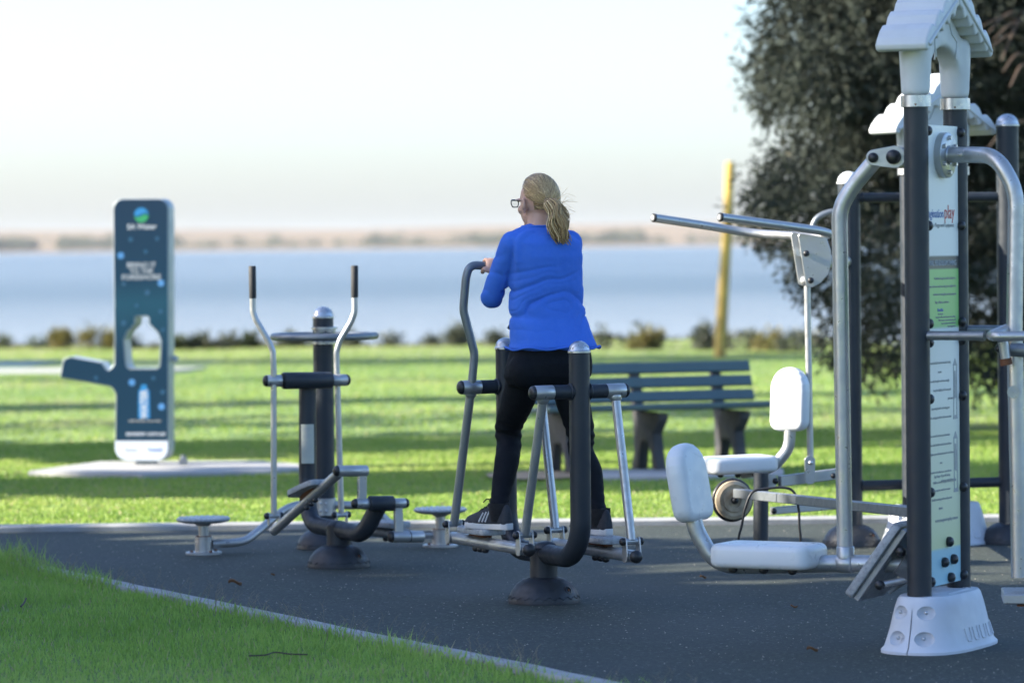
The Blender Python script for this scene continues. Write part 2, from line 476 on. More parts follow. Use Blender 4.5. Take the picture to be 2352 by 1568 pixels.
# leaf-sized faces scattered through lobes: the same builder serves trees, shrubs, far scrub
def leaves(lobes, n, ln, wd, droop=0.0, jit=1.0, hollow=0.55, clump=0.0, tri=False):
    """lobes [(x,y,z,rx,ry,rz)]; n faces shared out by lobe size; returns mesh arrays"""
    L = np.array(lobes, float)
    wgt = (L[:, 3] * L[:, 4] * L[:, 5]) ** (0.72); wgt /= wgt.sum()
    k = rng.choice(len(L), n, p=wgt)
    d = rng.normal(size=(n, 3)); d /= np.linalg.norm(d, axis=1)[:, None]
    rad = hollow + (1 - hollow) * rng.random(n) ** 0.6
    rad *= 1 + 0.18 * rng.normal(size=n) * jit
    if clump > 0:                                   # leaves gather in sprigs
        ns = max(1, n // 9)
        sp = rng.integers(0, ns, n)
        ks = rng.choice(len(L), ns, p=wgt); ds = rng.normal(size=(ns, 3)); ds /= np.linalg.norm(ds, axis=1)[:, None]
        rs = (hollow + (1 - hollow) * rng.random(ns) ** 0.6) * (1 + 0.16 * rng.normal(size=ns) * jit)
        k = ks[sp]; base = L[k, :3] + ds[sp] * rs[sp][:, None] * L[k, 3:]
        p = base + d * clump * rng.random((n, 1))
        d = 0.6 * ds[sp] + 0.8 * d
        tint = 0.55 * rng.random(ns)[sp] + 0.45 * rng.random(n)
    else:
        p = L[k, :3] + d * rad[:, None] * L[k, 3:]
        tint = rng.random(n)
    a = d + rng.normal(size=(n, 3)) * 0.6; a[:, 2] -= droop; a /= np.linalg.norm(a, axis=1)[:, None]
    s = np.cross(a, rng.normal(size=(n, 3))); s /= np.linalg.norm(s, axis=1)[:, None]
    l = ln * (0.6 + 0.8 * rng.random((n, 1))); w = wd * (0.6 + 0.8 * rng.random((n, 1)))
    v0 = p; v1 = p + a * l * 0.5 + s * w * 0.5; v2 = p + a * l; v3 = p + a * l * 0.5 - s * w * 0.5
    co = np.stack([v0, v1, v2, v3], 1).reshape(-1, 3)
    q = np.arange(4 * n).reshape(n, 4)
    return co, q, tint

M['treeleaf'] = leafmat('dark_tree_foliage', [(0.0, (0.026, 0.032, 0.027)), (0.55, (0.042, 0.050, 0.040)), (0.85, (0.058, 0.066, 0.050)), (1.0, (0.082, 0.078, 0.056))], 0.15, 0.8, 0.08)
M['shrubgreen'] = leafmat('shrub_green', [(0, (0.030, 0.045, 0.022)), (0.7, (0.07, 0.09, 0.035)), (1, (0.13, 0.13, 0.05))], 0.3)
M['shrubyellow'] = leafmat('shrub_yellow', [(0, (0.07, 0.075, 0.025)), (0.6, (0.17, 0.15, 0.045)), (1, (0.28, 0.21, 0.07))], 0.3)
M['shrubdark'] = leafmat('shrub_dark', [(0, (0.050, 0.060, 0.045)), (0.7, (0.095, 0.108, 0.075)), (1, (0.17, 0.16, 0.095))], 0.2)

# far scrub along the opposite bank: one mass
lob = []
for i in range(330):
    x = rng.uniform(-520, 560); y = rng.uniform(2645, 2760)
    big = (math.sin(x / 61.0 + 1.2) + math.sin(x / 23.0) * 0.6) > 0.15
    h = rng.uniform(3.0, 8.0) if big else rng.uniform(1.5, 3.0)
    lob.append((x, y, 2.0 + (y - 2640) * 0.01 + h * 0.45, h * rng.uniform(0.9, 1.8), h, h * 0.55))
for i in range(45):
    x = rng.uniform(-520, 560); y = rng.uniform(2800, 3050); h = rng.uniform(1.5, 3.5)
    tt = min(1, (y - 2620) / 950); lob.append((x, y, 1.2 + 17 * tt * tt * (3 - 2 * tt) + h * 0.4, h * 1.5, h, h * 0.7))
co, q, ti = leaves(lob, 22000, 2.6, 2.0, jit=0.6)
me = fast_mesh('far_scrub', co, q, tint=ti)
tag(put('far_scrub', me, M['shrubgreen']), kind='stuff')

# ------------------------------------------------------------------ rubber surface, kerbs, slabs, path
def G(px, py): 
    g = ground(px, py); return V(g.x, g.y, 0)
NEAR = [V(4.6, 4.8, 0), V(2.4, 9.3, 0), V(1.35, 11.4, 0), G(1348, 1566), G(1172, 1529), G(937, 1482), G(762, 1447), G(586, 1409), G(410, 1373), G(202, 1331), G(90, 1306), G(-20, 1283), G(-170, 1262), G(-420, 1244)]
NEARC = spline(NEAR, 6)
FARY = 21.08
far_edge = [V(-8.0, FARY, 0), V(9.5, FARY, 0)]
poly = [V(p.x, p.y, 0) for p in NEARC] + [V(-8.0, 20.4, 0)] + [far_edge[0], far_edge[1], V(9.5, 4.8, 0)]
mb = MB(); r = mb.ring(poly); mb.f.append(tuple(r))
m, nt, b = nodes('rubber_softfall')
v = pos(nt)
vo = nt.nodes.new('ShaderNodeTexVoronoi'); vo.inputs['Scale'].default_value = 95; nt.links.new(v, vo.inputs['Vector'])
vc = nt.nodes.new('ShaderNodeSeparateColor'); nt.links.new(vo.outputs['Color'], vc.inputs[0])
gran = ramp(nt, vc.outputs[0], [(0.0, (0.015, 0.021, 0.015)), (0.55, (0.029, 0.040, 0.027)), (0.9, (0.049, 0.063, 0.044)), (0.965, (0.068, 0.082, 0.070)), (0.985, (0.13, 0.14, 0.13)), (1.0, (0.20, 0.20, 0.18))], 'CONSTANT')
big = noise_tex(nt, v, 0.9, 5, 0.6); mid = noise_tex(nt, v, 4.5, 4)
g2 = mixc(nt, ramp(nt, big, [(0.45, (0, 0, 0)), (0.72, (0.5, 0.5, 0.5))]), gran, (0.036, 0.043, 0.044))
g3 = mixc(nt, ramp(nt, mid, [(0.52, (0, 0, 0)), (0.75, (0.35, 0.35, 0.35))]), g2, (0.024, 0.032, 0.031))
nt.links.new(g3, b.inputs['Base Color'])
b.inputs['Roughness'].default_value = 0.82
bump(nt, b, vc.outputs[1], 0.9, 0.006)
tag(put('rubber_surface', mb, m), kind='structure')

def strip(name, line, w, h, m, z0=-0.02):
    """kerb: a bevelled band along a ground line"""
    mb = MB(); rings = []
    P = [Vector(p) for p in line]
    for i, p in enumerate(P):
        t = (P[min(i + 1, len(P) - 1)] - P[max(i - 1, 0)]).normalized(); s = V(t.y, -t.x, 0)
        rings.append(mb.ring([p + s * a * w / 2 + Z * q for a, q in ((-1, z0), (-1, h - 0.006), (-0.9, h), (0.9, h), (1, h - 0.006), (1, z0))]))
    for a, c in zip(rings, rings[1:]): mb.bridge(a, c)
    mb.f.append(tuple(rings[0])); mb.f.append(tuple(reversed(rings[-1])))
    return tag(put(name, mb, m), kind='structure')
def wob(line, n, a):
    out = []
    for p, q in zip(line, line[1:]):
        for k in range(n):
            x = p.lerp(q, k / n); out.append(x + V(noise.noise(x * 3) * a, noise.noise(x * 3 + V(9, 0, 0)) * a, 0))
    return out + [line[-1]]
strip('kerb', wob(NEARC[3:], 3, 0.012), 0.095, 0.014, M['kerb'])
strip('kerb', wob([V(-30, FARY + 0.085, 0), V(30, FARY + 0.085, 0)], 200, 0.012), 0.19, 0.032, M['kerb'])

def slab(name, pts, h, m, z0=-0.05, r=0.05):
    P = [(p.x, p.y) for p in pts]
    mb = MB(); mb.prism(round_poly(P, r, 3), V(0, 0, (h + z0) / 2), V(1, 0, 0), V(0, 1, 0), h - z0, 0.01, 1)
    return tag(put(name, mb, m), kind='structure')
SL1 = [G(60, 1091), G(330, 1096), G(620, 1089), G(745, 1079), G(600, 1066.5), G(230, 1068)]
slab('concrete_slab', SL1, 0.030, M['concrete'])
SL2 = [G(1335, 1100), G(1600, 1098), G(1800, 1094), G(1800, 1080), G(1345, 1084)]
slab('bench_slab', SL2, 0.020, M['concrete'])
slab('foot_path', [V(-40, 48.1, 0), V(-4.35, 47.4, 0), V(-3.9, 49.0, 0), V(-40, 50.0, 0)], 0.035, M['concrete'])
slab('games_court', [V(-40, 50.6, 0), V(-6.3, 50.2, 0), V(-6.2, 53.0, 0), V(-40, 53.6, 0)], 0.030, mat('court_blue_green', (0.055, 0.12, 0.15), 0.8))

# bare sandy wear below the bench's end
def worn(name, c, rx, ry, m):
    mb = MB(); r = mb.ring([V(c.x + rx * math.cos(t) * (1 + 0.2 * noise.noise(V(t, 1, 0))), c.y + ry * math.sin(t), 0.012) for t in np.linspace(0, 2 * math.pi, 25)[:-1]]); mb.f.append(tuple(r))
    return tag(put(name, mb, m), kind='structure')
worn('bare_sand', G(1225, 1094), 0.32, 0.45, mat('bare_sand', (0.36, 0.25, 0.14), 0.95, 0, 0.6, 9))

# ------------------------------------------------------------------ grass blades
def inside(pt, poly):
    x, y = pt[:, 0], pt[:, 1]; ins = np.zeros(len(pt), bool)
    P = np.array([(p[0], p[1]) for p in poly]); j = len(P) - 1
    for i in range(len(P)):
        c = ((P[i, 1] > y) != (P[j, 1] > y)) & (x < (P[j, 0] - P[i, 0]) * (y - P[i, 1]) / (P[j, 1] - P[i, 1] + 1e-12) + P[i, 0])
        ins ^= c; j = i
    return ins
_nt = np.random.default_rng(5).random((64, 64))
def vnoise(x, y, s):
    x = x * s; y = y * s
    i = np.floor(x).astype(int); j = np.floor(y).astype(int); fx = x - i; fy = y - j
    fx = fx * fx * (3 - 2 * fx); fy = fy * fy * (3 - 2 * fy)
    g = lambda a, c: _nt[a % 64, c % 64]
    return (g(i, j) * (1 - fx) + g(i + 1, j) * fx) * (1 - fy) + (g(i, j + 1) * (1 - fx) + g(i + 1, j + 1) * fx) * fy
_near2 = [(p.x, p.y) for p in NEARC]
NP = np.array(_near2)
def dist_near(pt):
    d = np.full(len(pt), 1e9)
    for a, c in zip(NP, NP[1:]):
        ab = c - a; t = np.clip(((pt - a) @ ab) / (ab @ ab), 0, 1)
        d = np.minimum(d, np.linalg.norm(pt - a - t[:, None] * ab, axis=1))
    return d
def grass(name, y0, y1, dens, h, w, margin, mat_, near=False, dense_y=None):
    Y = rng.uniform(y0, y1, int(dens)); half = Y * 0.1345 + margin
    # uniform over the visible wedge
    keep = rng.random(len(Y)) < half / half.max(); Y = Y[keep]; half = half[keep]
    X = rng.uniform(-1, 1, len(Y)) * half
    pt = np.stack([X, Y], 1)
    k = ~inside(pt, poly)
    for s in (SL1, SL2): k &= ~inside(pt, [(p.x, p.y) for p in s])
    k &= ~((Y > FARY - 0.05) & (Y < FARY + 0.20))
    k &= Y < SHORE(X) - 0.3
    k &= ~((Y > 47.3) & (Y < 53.8) & (X < -4.0))
    if near: k &= X < 1.2
    pt = pt[k]; n = len(pt)
    x, y = pt[:, 0], pt[:, 1]
    hh = h * (0.55 + 0.7 * rng.random(n)) * (0.65 + 0.7 * vnoise(x, y, 2.3))
    if near:
        dn = dist_near(pt)
        edge = np.exp(-(dn / 0.16) ** 2)
        hh *= 1 + 1.5 * edge * rng.random(n) ** 1.5
        hh *= 1 + 1.5 * np.exp(-(dn / 0.22) ** 2) * np.clip((-1.75 - x) / 0.35, 0, 1)
        hh[dn < 0.03] *= 0.7
    ang = rng.uniform(0, 2 * math.pi, n); lean = hh * (0.15 + 0.65 * rng.random(n))
    ww = w * (0.7 + 0.6 * rng.random(n))
    z0 = land_z(x, y) - 0.012
    base = np.stack([x, y, z0], 1)
    dx = np.stack([np.cos(ang), np.sin(ang), np.zeros(n)], 1)
    a2 = rng.uniform(0, 2 * math.pi, n); sd = np.stack([np.cos(a2), np.sin(a2), np.zeros(n)], 1)
    up = np.array([0, 0, 1.0])
    c = lambda q: q[:, None]
    v0 = base - sd * c(ww / 2); v1 = base + sd * c(ww / 2)
    md = base + up * c(hh * 0.6) + dx * c(lean * 0.35)
    v2 = md + sd * c(ww * 0.42); v3 = md - sd * c(ww * 0.42)
    v4 = base + up * c(hh) + dx * c(lean)
    co = np.stack([v0, v1, v2, v3, v4], 1).reshape(-1, 3)
    o = np.arange(n) * 5
    q = np.stack([o, o + 1, o + 2, o + 3], 1); t = np.stack([o + 3, o + 2, o + 4], 1)
    patch = vnoise(x, y, 0.9) * 0.5 + vnoise(x, y, 4.0) * 0.5
    tint = np.clip(0.55 * patch + 0.5 * rng.random(n) - 0.05, 0, 1)
    tint = np.clip(tint + 0.35 * (vnoise(x + 7, y + 3, 0.55) - 0.5), 0, 0.96)
    dry = rng.random(n) < (0.035 if near else 0.05) + 0.12 * np.clip(vnoise(x + 31, y + 17, 0.8) - 0.6, 0, 1); tint[dry] = 1.0
    me = fast_mesh(name, co, q, t, np.concatenate([tint, tint]))
    return tag(put(name, me, mat_), kind='stuff')
M['blade'] = leafmat('grass_blade', [(0, (0.17, 0.29, 0.05)), (0.45, (0.28, 0.44, 0.085)), (0.85, (0.39, 0.52, 0.13)), (0.97, (0.32, 0.43, 0.12)), (1.0, (0.42, 0.36, 0.20))], 0.42, 0.5)
M['bladefar'] = leafmat('grass_blade_far', [(0, (0.15, 0.27, 0.045)), (0.5, (0.27, 0.38, 0.07)), (0.9, (0.37, 0.43, 0.11)), (1.0, (0.45, 0.38, 0.20))], 0.42, 0.5)
grass('lawn_grass', 11.5, 20.9, 330000, 0.028, 0.0040, 1.0, M['blade'], near=True)
grass('lawn_grass', 21.2, 31.0, 250000, 0.020, 0.009, 1.8, M['bladefar'])
grass('lawn_grass', 31.0, 70.0, 150000, 0.017, 0.020, 2.5, M['bladefar'])

# thin seed stalks along the near kerb
mb = MB()
for i in range(150):
    k = rng.integers(14, len(NEARC) - 10); p = NEARC[k].lerp(NEARC[k + 1], random.random())
    t = (NEARC[k + 1] - NEARC[k]).normalized(); s = V(t.y, -t.x, 0)
    if s.x > 0: s = -s
    p = p + s * rng.uniform(0.02, 0.12)
    h = rng.uniform(0.05, 0.11); a = rng.uniform(0, 6.3); d = V(math.cos(a), math.sin(a), 0) * h * 0.5
    q = p + Z * h + d
    mb.tube([p, p + Z * h * 0.6 + d * 0.35, q], [0.0011, 0.0009, 0.0006], 3)
    for j in range(4):
        a2 = rng.uniform(0, 6.3); mb.tube([q - Z * 0.012 * j, q - Z * 0.012 * j + V(math.cos(a2), math.sin(a2), 0.8) * 0.018], [0.0008, 0.0005], 3)
tag(put('seed_stalks', mb, mat('seed_stalk', (0.20, 0.17, 0.12), 0.9)), kind='stuff')

# loose pale crumbs on the rubber
cr = []
n = 4200
Y = rng.uniform(13, 20.8, n); X = rng.uniform(-0.14, 0.14, n) * Y
keepw = 0.25 + 0.9 * vnoise(X, Y, 1.1) ** 2
d0 = np.hypot((X - 0.15), (Y - 16.2) * 0.6); keepw += 1.6 * np.exp(-(d0 / 0.35) ** 2)
k = (rng.random(n) < keepw) & inside(np.stack([X, Y], 1), poly); X = X[k]; Y = Y[k]; n = len(X)
s = 0.002 + 0.0042 * rng.random(n) ** 2.5
an = rng.uniform(0, 6.3, n)
tet = np.array([(1, 0, 0), (-0.5, 0.8, 0), (-0.5, -0.8, 0), (0, 0, 0.8)])
ca, sa = np.cos(an), np.sin(an)
vx = X[:, None] + s[:, None] * (tet[None, :, 0] * ca[:, None] - tet[None, :, 1] * sa[:, None])
vy = Y[:, None] + s[:, None] * (tet[None, :, 0] * sa[:, None] + tet[None, :, 1] * ca[:, None])
vz = 0.0005 + s[:, None] * tet[None, :, 2]
co = np.stack([vx, vy, vz], -1).reshape(-1, 3); o = np.arange(n) * 4
tr = np.concatenate([np.stack([o, o + 1, o + 3], 1), np.stack([o + 1, o + 2, o + 3], 1), np.stack([o + 2, o, o + 3], 1)])
me = fast_mesh('loose_grit', co, None, tr)
tag(put('loose_grit', me, mat('pale_grit', (0.30, 0.28, 0.23), 0.9, 0, 0.6, 300)), kind='stuff')

# ------------------------------------------------------------------ big tree on the right
def limb(mb, pts, r0, r1, n=9):
    P = spline(pts, 5); m = len(P)
    mb.tube(P, [r0 + (r1 - r0) * (i / (m - 1)) for i in range(m)], n)
TX, TY = 4.9, 32.0
tr_ = thing('shore_tree', 'big dark drooping evergreen tree at the right behind the exercise machines', 'tree', (TX, TY, 0))
mb = MB(); limb(mb, [V(TX, TY, -0.1), V(TX - 0.1, TY, 1.2), V(TX + 0.15, TY - 0.1, 3.0), V(TX, TY, 5.5)], 0.34, 0.10, 14)
put('trunk', mb, M['bark'], tr_)
lob = []
def lobpx(px, py, r, Y, ry=None, rz=None):
    c = at(px, py, Y); s = Y / FPX
    lob.append((c.x, c.y, c.z, r * s, (ry or r) * s, (rz or r) * s))
for px, py, r, Y in [(1840, 60, 110, 31), (1795, 160, 85, 31.5), (1775, 215, 70, 32.3), (1900, 180, 130, 30.5), (1880, -60, 150, 31.5), (2020, 60, 170, 32.5), (2030, 250, 160, 31),
                     (1900, 330, 110, 31.5), (1830, 400, 95, 30.8), (1765, 440, 65, 31.2), (1765, 505, 75, 31.8), (1880, 470, 120, 30.4), (2000, 430, 150, 32), (1840, 590, 60, 31.2), (1905, 620, 90, 30.6),
                     (1960, 700, 95, 31.5), (1930, 800, 55, 31), (1985, 830, 65, 31.8), (2070, 620, 150, 30.2), (2080, 780, 95, 31), (2160, 450, 170, 31.5), (2180, 200, 180, 33), (2160, 20, 180, 31),
                     (2240, 680, 130, 32), (2290, 800, 95, 31.3), (2240, 860, 50, 31), (2330, 560, 150, 31), (2340, 330, 170, 33), (2380, 100, 170, 32), (2480, 700, 170, 32.5), (2500, 450, 200, 31), (2520, 200, 210, 32.4),
                     (2640, 560, 220, 32), (2700, 250, 240, 31.5), (2380, 880, 60, 31.4), (2050, -150, 190, 32), (2300, -200, 220, 32), (2550, -150, 240, 32), (2450, 880, 90, 33), (2640, 800, 130, 31)]:
    lobpx(px, py, r, Y, r * 1.25)
for i in range(26):      # the depth of the crown behind and before the outline seen here
    a = rng.uniform(0, 6.3); rr = rng.uniform(0.8, 2.6)
    lob.append((TX - 0.3 + rr * math.cos(a) * 0.8, TY + rr * math.sin(a), rng.uniform(2.2, 5.6), 0.8, 0.9, 0.75))
co, q, ti = leaves(lob, 350000, 0.080, 0.022, droop=0.4, hollow=0.25, clump=0.13)
put('crown', fast_mesh('crown', co, q, tint=ti), M['treeleaf'], tr_)
mb = MB()
for px, py, r, Y in [(1840, 120, 0, 31.3), (1780, 480, 0, 31.4), (1900, 620, 0, 31), (2070, 620, 0, 31.2), (2160, 200, 0, 32), (2290, 780, 0, 31.6), (1980, 330, 0, 31.5), (2500, 250, 0, 32), (2600, 600, 0, 32)]:
    e = at(px, py, Y); s0 = V(TX, TY, max(0.9, e.z * 0.55)); limb(mb, [s0, s0.lerp(e, 0.5) + Z * 0.35, e], 0.085, 0.015)
put('limb', mb, M['bark'], tr_)
for i, (a, c) in enumerate([((2360, 30), (2268, 78)), ((2365, 60), (2282, 92)), ((2362, 95), (2275, 110)), ((2370, 20), (2300, 140)), ((2365, 130), (2304, 165)), ((2372, 60), (2255, 60)), ((2368, 150), (2320, 200)), ((2360, 280), (2270, 340))]):
    p0, p1 = at(*a, 30.0), at(*c, 29.6); mb = MB()
    limb(mb, [p0, p0.lerp(p1, 0.5) + Z * 0.07, p1], 0.020, 0.006, 6); put('bare_branch', mb, M['twig'], tr_)

# ------------------------------------------------------------------ shore shrubs, each its own plant
def shrub(name, label, px, Y, w, h, n, m, ln=0.12, wd=0.05, upright=0.0):
    """px of its centre, depth, width and height in metres"""
    c = at(px, 780, Y); x = c.x; z = float(land_z(np.array([x]), np.array([Y]))[0])
    t = thing(name, label, 'shrub', (x, Y, z - 0.05), 'shrubs along the shore')
    lob = []
    for i in range(max(3, int(w * 5))):
        u = rng.uniform(-0.5, 0.5); hh = 0.85 * h * (1 - 1.1 * abs(u)) * rng.uniform(0.45, 1.0)
        lob.append((x + u * w, Y + rng.uniform(-0.3, 0.3) * w * 0.5, z + hh * 0.5, w * 0.11 + 0.03, w * 0.13, hh * 0.5))
    co, q, ti = leaves(lob, int(n * 0.7), ln * 0.8, wd * 0.8, droop=-upright - 0.3, hollow=0.2, clump=0.13)
    put('foliage', fast_mesh('foliage', co, q, tint=ti), m, t)
    mb = MB()
    for l in lob[:7]:
        limb(mb, [V(x + (l[0] - x) * 0.3, Y, z - 0.1), V(l[0], l[1], l[2])], 0.018, 0.006, 5)
    put('stem', mb, M['bark'], t)
g, y_, d = M['shrubgreen'], M['shrubyellow'], M['shrubdark']
shrub('shrub', 'low green tussock at the far left end of the shore line', 30, 62.5, 1.0, 0.28, 500, g, 0.16, 0.03, 1)
shrub('shrub', 'tall yellow feathery shrub on the shore, left of the blue drinking tower', 130, 62.0, 0.7, 0.50, 900, y_, 0.16, 0.035, 1)
shrub('shrub', 'wide yellow-green shrub on the shore just left of the blue drinking tower', 215, 61.5, 0.85, 0.46, 1000, y_, 0.16, 0.035, 1)
shrub('shrub', 'small green shrub half hidden behind the blue drinking tower', 275, 61.5, 0.5, 0.30, 400, g, 0.14, 0.04)
shrub('shrub', 'dark round shrub on the shore right of the blue drinking tower, the taller of two', 490, 60.0, 0.60, 0.42, 900, d)
shrub('shrub', 'low dark shrub spreading beside the taller dark round shrub', 430, 60.0, 0.6, 0.26, 600, g)
shrub('shrub', 'small olive shrub on the shore behind the left upright grip bar', 575, 60.0, 0.5, 0.26, 500, g)
shrub('shrub', 'olive shrub on the shore under the steering ring of the twister', 660, 60.0, 0.7, 0.24, 500, d)
shrub('shrub', 'dark shrub on the shore right of the twister ring', 805, 59.6, 0.55, 0.26, 500, d)
shrub('shrub', 'tiny dark tuft on the shore between the twister and the woman', 900, 59.5, 0.25, 0.2, 200, d)
shrub('shrub', 'tiny dark tuft at the pale beach bank left of the walker handle', 985, 59.0, 0.25, 0.18, 200, d)
shrub('shrub', 'bushy dark shrub behind the curved handle of the walking machine', 1060, 58.6, 0.45, 0.42, 800, d)
shrub('shrub', 'low dark shrub behind the small capped post left of the woman', 1120, 58.4, 0.4, 0.28, 400, d)
shrub('shrub', 'sparse upright shrub on the shore right of the woman', 1395, 56.6, 0.35, 0.40, 260, d)
shrub('shrub', 'spindly tall shrub leaning above the left end of the bench back', 1470, 56.2, 0.32, 0.55, 300, d)
shrub('shrub', 'rounded yellow-green shrub above the middle of the bench back', 1520, 56.0, 0.75, 0.40, 900, y_)
shrub('shrub', 'dark dense shrub against the foot of the yellow wooden pole', 1622, 55.6, 0.42, 0.58, 900, d)
shrub('shrub', 'greyish brown shrub right of the foot of the yellow wooden pole', 1705, 55.4, 0.5, 0.36, 350, d)
shrub('shrub', 'small olive shrub between the yellow pole and the white rod', 1775, 55.0, 0.4, 0.36, 400, y_)
shrub('shrub', 'low dark shrub on the shore just left of the big drooping tree', 1850, 54.6, 0.6, 0.30, 500, d)

# rough growth along the top of the bank
n = 9000
X = rng.uniform(-9, 10, n); keep = rng.random(n) < 0.10 + vnoise(X + 40, X * 0 + 3, 1.1) ** 2; X = X[keep]; n = len(X)
Y = SHORE(X) + rng.normal(0.0, 0.5, n)
hh = (0.05 + 0.17 * vnoise(X + 11, X * 0 + 9, 0.9) ** 1.5) * (0.4 + 0.8 * rng.random(n)); a = rng.uniform(0, 6.3, n); ln = hh * rng.uniform(0.1, 0.7, n)
b0 = np.stack([X, Y, land_z(X, Y) - 0.02], 1); w_ = 0.012
d = np.stack([np.cos(a), np.sin(a), 0 * a], 1)
co = np.stack([b0 - np.array([w_, 0, 0]), b0 + np.array([w_, 0, 0]), b0 + d * ln[:, None] + np.array([0, 0, 1.0]) * hh[:, None]], 1).reshape(-1, 3)
me = fast_mesh('bank_growth', co, None, np.arange(3 * n).reshape(n, 3), rng.random(n))
tag(put('bank_growth', me, M['shrubyellow']), kind='stuff')

# wooden pole by the beach
Yp = 53.0
pb, pt_ = at(1653, 845, Yp), at(1677, 372, Yp)
pb.z = -0.1
mb = MB(); mb.tube([pb, pb.lerp(pt_, 0.3), pb.lerp(pt_, 0.7) + V(0.01, 0, 0), pt_ - Z * 0.02, pt_], [0.086, 0.080, 0.070, 0.066, 0.058], 16)
pole = put('wooden_pole', mb, M['wood'], loc=(pb.x, pb.y, 0))
tag(pole, 'tall leaning yellow-brown wooden pole at the shore behind the bench', 'pole')

# ------------------------------------------------------------------ trees left of the frame whose shade falls on the park
M['shadeleaf'] = leafmat('park_tree_foliage', [(0, (0.03, 0.045, 0.02)), (1, (0.08, 0.10, 0.04))], 0.2)
def shade_tree(x, y, z0, z1, rx, ry, n=2600, ln=0.55, wd=0.34, hol=0.0):
    t = thing('park_tree', 'broad leafy park tree standing left of the exercise area', 'tree', (x, y, 0), 'park trees left of the view')
    mb = MB(); limb(mb, [V(x, y, -0.1), V(x + 0.1, y, z0 * 0.6), V(x, y + 0.1, (z0 + z1) / 2)], 0.26, 0.12, 10); put('trunk', mb, M['bark'], t)
    lob = []
    h = (z1 - z0) / 2
    for i in range(34):
        a = rng.uniform(0, 6.3); f = 0.66 * math.sqrt(rng.random()); zz = -0.68 + 1.36 * ((i + rng.random()) / 34)
        lob.append((x + rx * f * math.cos(a), y + ry * f * math.sin(a), (z0 + z1) / 2 + zz * h, rx * 0.45, ry * 0.42, h * 0.36))
    co, q, ti = leaves(lob, n, ln, wd, hollow=hol)
    put('crown', fast_mesh('crown', co, q, tint=ti), M['shadeleaf'], t)
for x, y, z0, z1, rx, ry, n in [(-14, 11.0, 0.2, 9.6, 2.6, 2.0, 2600), (-15, 13.2, 0.2, 11.8, 2.6, 1.7, 3600), (-14, 14.7, 0.1, 11.0, 2.4, 1.7, 5000),
                             (-14, 16.7, 0.1, 7.1, 2.2, 1.35, 4200), (-14.5, 18.7, 0.1, 7.0, 2.2, 1.55, 5000), 
                             (-14, 24.1, 0.8, 10, 2.2, 1.15, 1100), (-19, 24.4, 2, 13, 2.2, 0.9, 900), (-14, 28.6, 0.8, 10, 2.2, 1.3, 900), (-19, 29.1, 2, 13, 2.2, 1.3, 700), (-16, 33.1, 1, 12, 2.4, 1.3, 330),
                             (-16, 37.5, 1, 12, 2.4, 0.75, 900), (-19, 51.2, 1, 14, 3, 1.6, 1300), (-22, 44.0, 2, 12, 2.4, 0.6, 160)]:
    shade_tree(x, y, z0, z1, rx, ry, n)

# ------------------------------------------------------------------ air between here and the far shore
mb = MB(); mb.prism([(-2900, -300), (2900, -300), (2900, 6300), (-2900, 6300)], V(0, 0, 14.0), V(1, 0, 0), V(0, 1, 0), 36.0)
hm = bpy.data.materials.new('haze'); hm.use_nodes = True; nt = hm.node_tree; nt.nodes.clear()
pv = nt.nodes.new('ShaderNodeVolumePrincipled'); pv.inputs['Color'].default_value = (0.92, 0.95, 1.0, 1); pv.inputs['Density'].default_value = 0.00006
out = nt.nodes.new('ShaderNodeOutputMaterial'); nt.links.new(pv.outputs[0], out.inputs['Volume'])
hz = put('haze', mb, hm); tag(hz, kind='stuff')
# ================================================================== EXERCISE MACHINES
BASE = [(0.156, 0.0), (0.157, 0.012), (0.152, 0.030), (0.141, 0.055), (0.120, 0.083), (0.092, 0.103), (0.066, 0.112), (0.05, 0.114)]
def dome_base(root, c, s=1.0, zig=True):
    mb = MB(); mb.lathe([(r * s, h * s) for r, h in BASE], (c.x, c.y, -0.002), n=40)
    o = put('dome_base', mb, M['dark2'], root, 50)
    if zig:                                   # raised zig-zag cast round the rim and the bolt pocket
        mb = MB(); n = 44; P = []
        for k in range(n + 1):
            a = 2 * math.pi * k / n; h = (0.020 if k % 2 else 0.034) * s
            r = (0.1565 if k % 2 else 0.1515) * s
            P.append(V(c.x + r * math.cos(a), c.y + r * math.sin(a), h))
        mb.tube(P, 0.0013 * s, 4)
        put('rim_relief', mb, M['dark2'], o)
        a = math.radians(-40)
        mb = MB(); q = V(c.x + 0.134 * s * math.cos(a), c.y + 0.134 * s * math.sin(a), 0.058 * s)
        ax = V(math.cos(a), math.sin(a), 0.45).normalized()
        mb.lathe([(0.020, -0.01), (0.020, 0.004), (0.014, 0.006), (0.013, -0.002), (0.002, -0.002)], q, ax, 14); put('bolt_pocket', mb, M['black'], o)
        mb = MB(); mb.cyl(q - ax * 0.004, q + ax * 0.006, 0.0065, 6); put('bolt', mb, M['rust'], o)
    return o
def post_cap(root, p, r, m='steel'):
    """domed cap with a lip; p = top of the post"""
    prof = [(r + 0.001, -0.006), (r + 0.005, -0.004), (r + 0.005, 0.003), (r + 0.001, 0.006)] + [((r) * math.cos(t), 0.006 + r * 0.92 * math.sin(t)) for t in np.linspace(0.1, math.pi / 2, 7)]
    mb = MB(); mb.lathe(prof, p, n=28)
    o = put('post_cap', mb, M[m], root, 50)
    mb = MB(); P = []
    for k in range(29):
        a = 2 * math.pi * k / 28; t = 0.42 + 0.13 * math.sin(a * 6)
        P.append(Vector(p) + V(r * math.cos(t) * math.cos(a), r * math.cos(t) * math.sin(a), 0.006 + r * 0.92 * math.sin(t)))
    mb.tube(P, 0.0016, 4); put('cap_relief', mb, M[m], o)
    return o
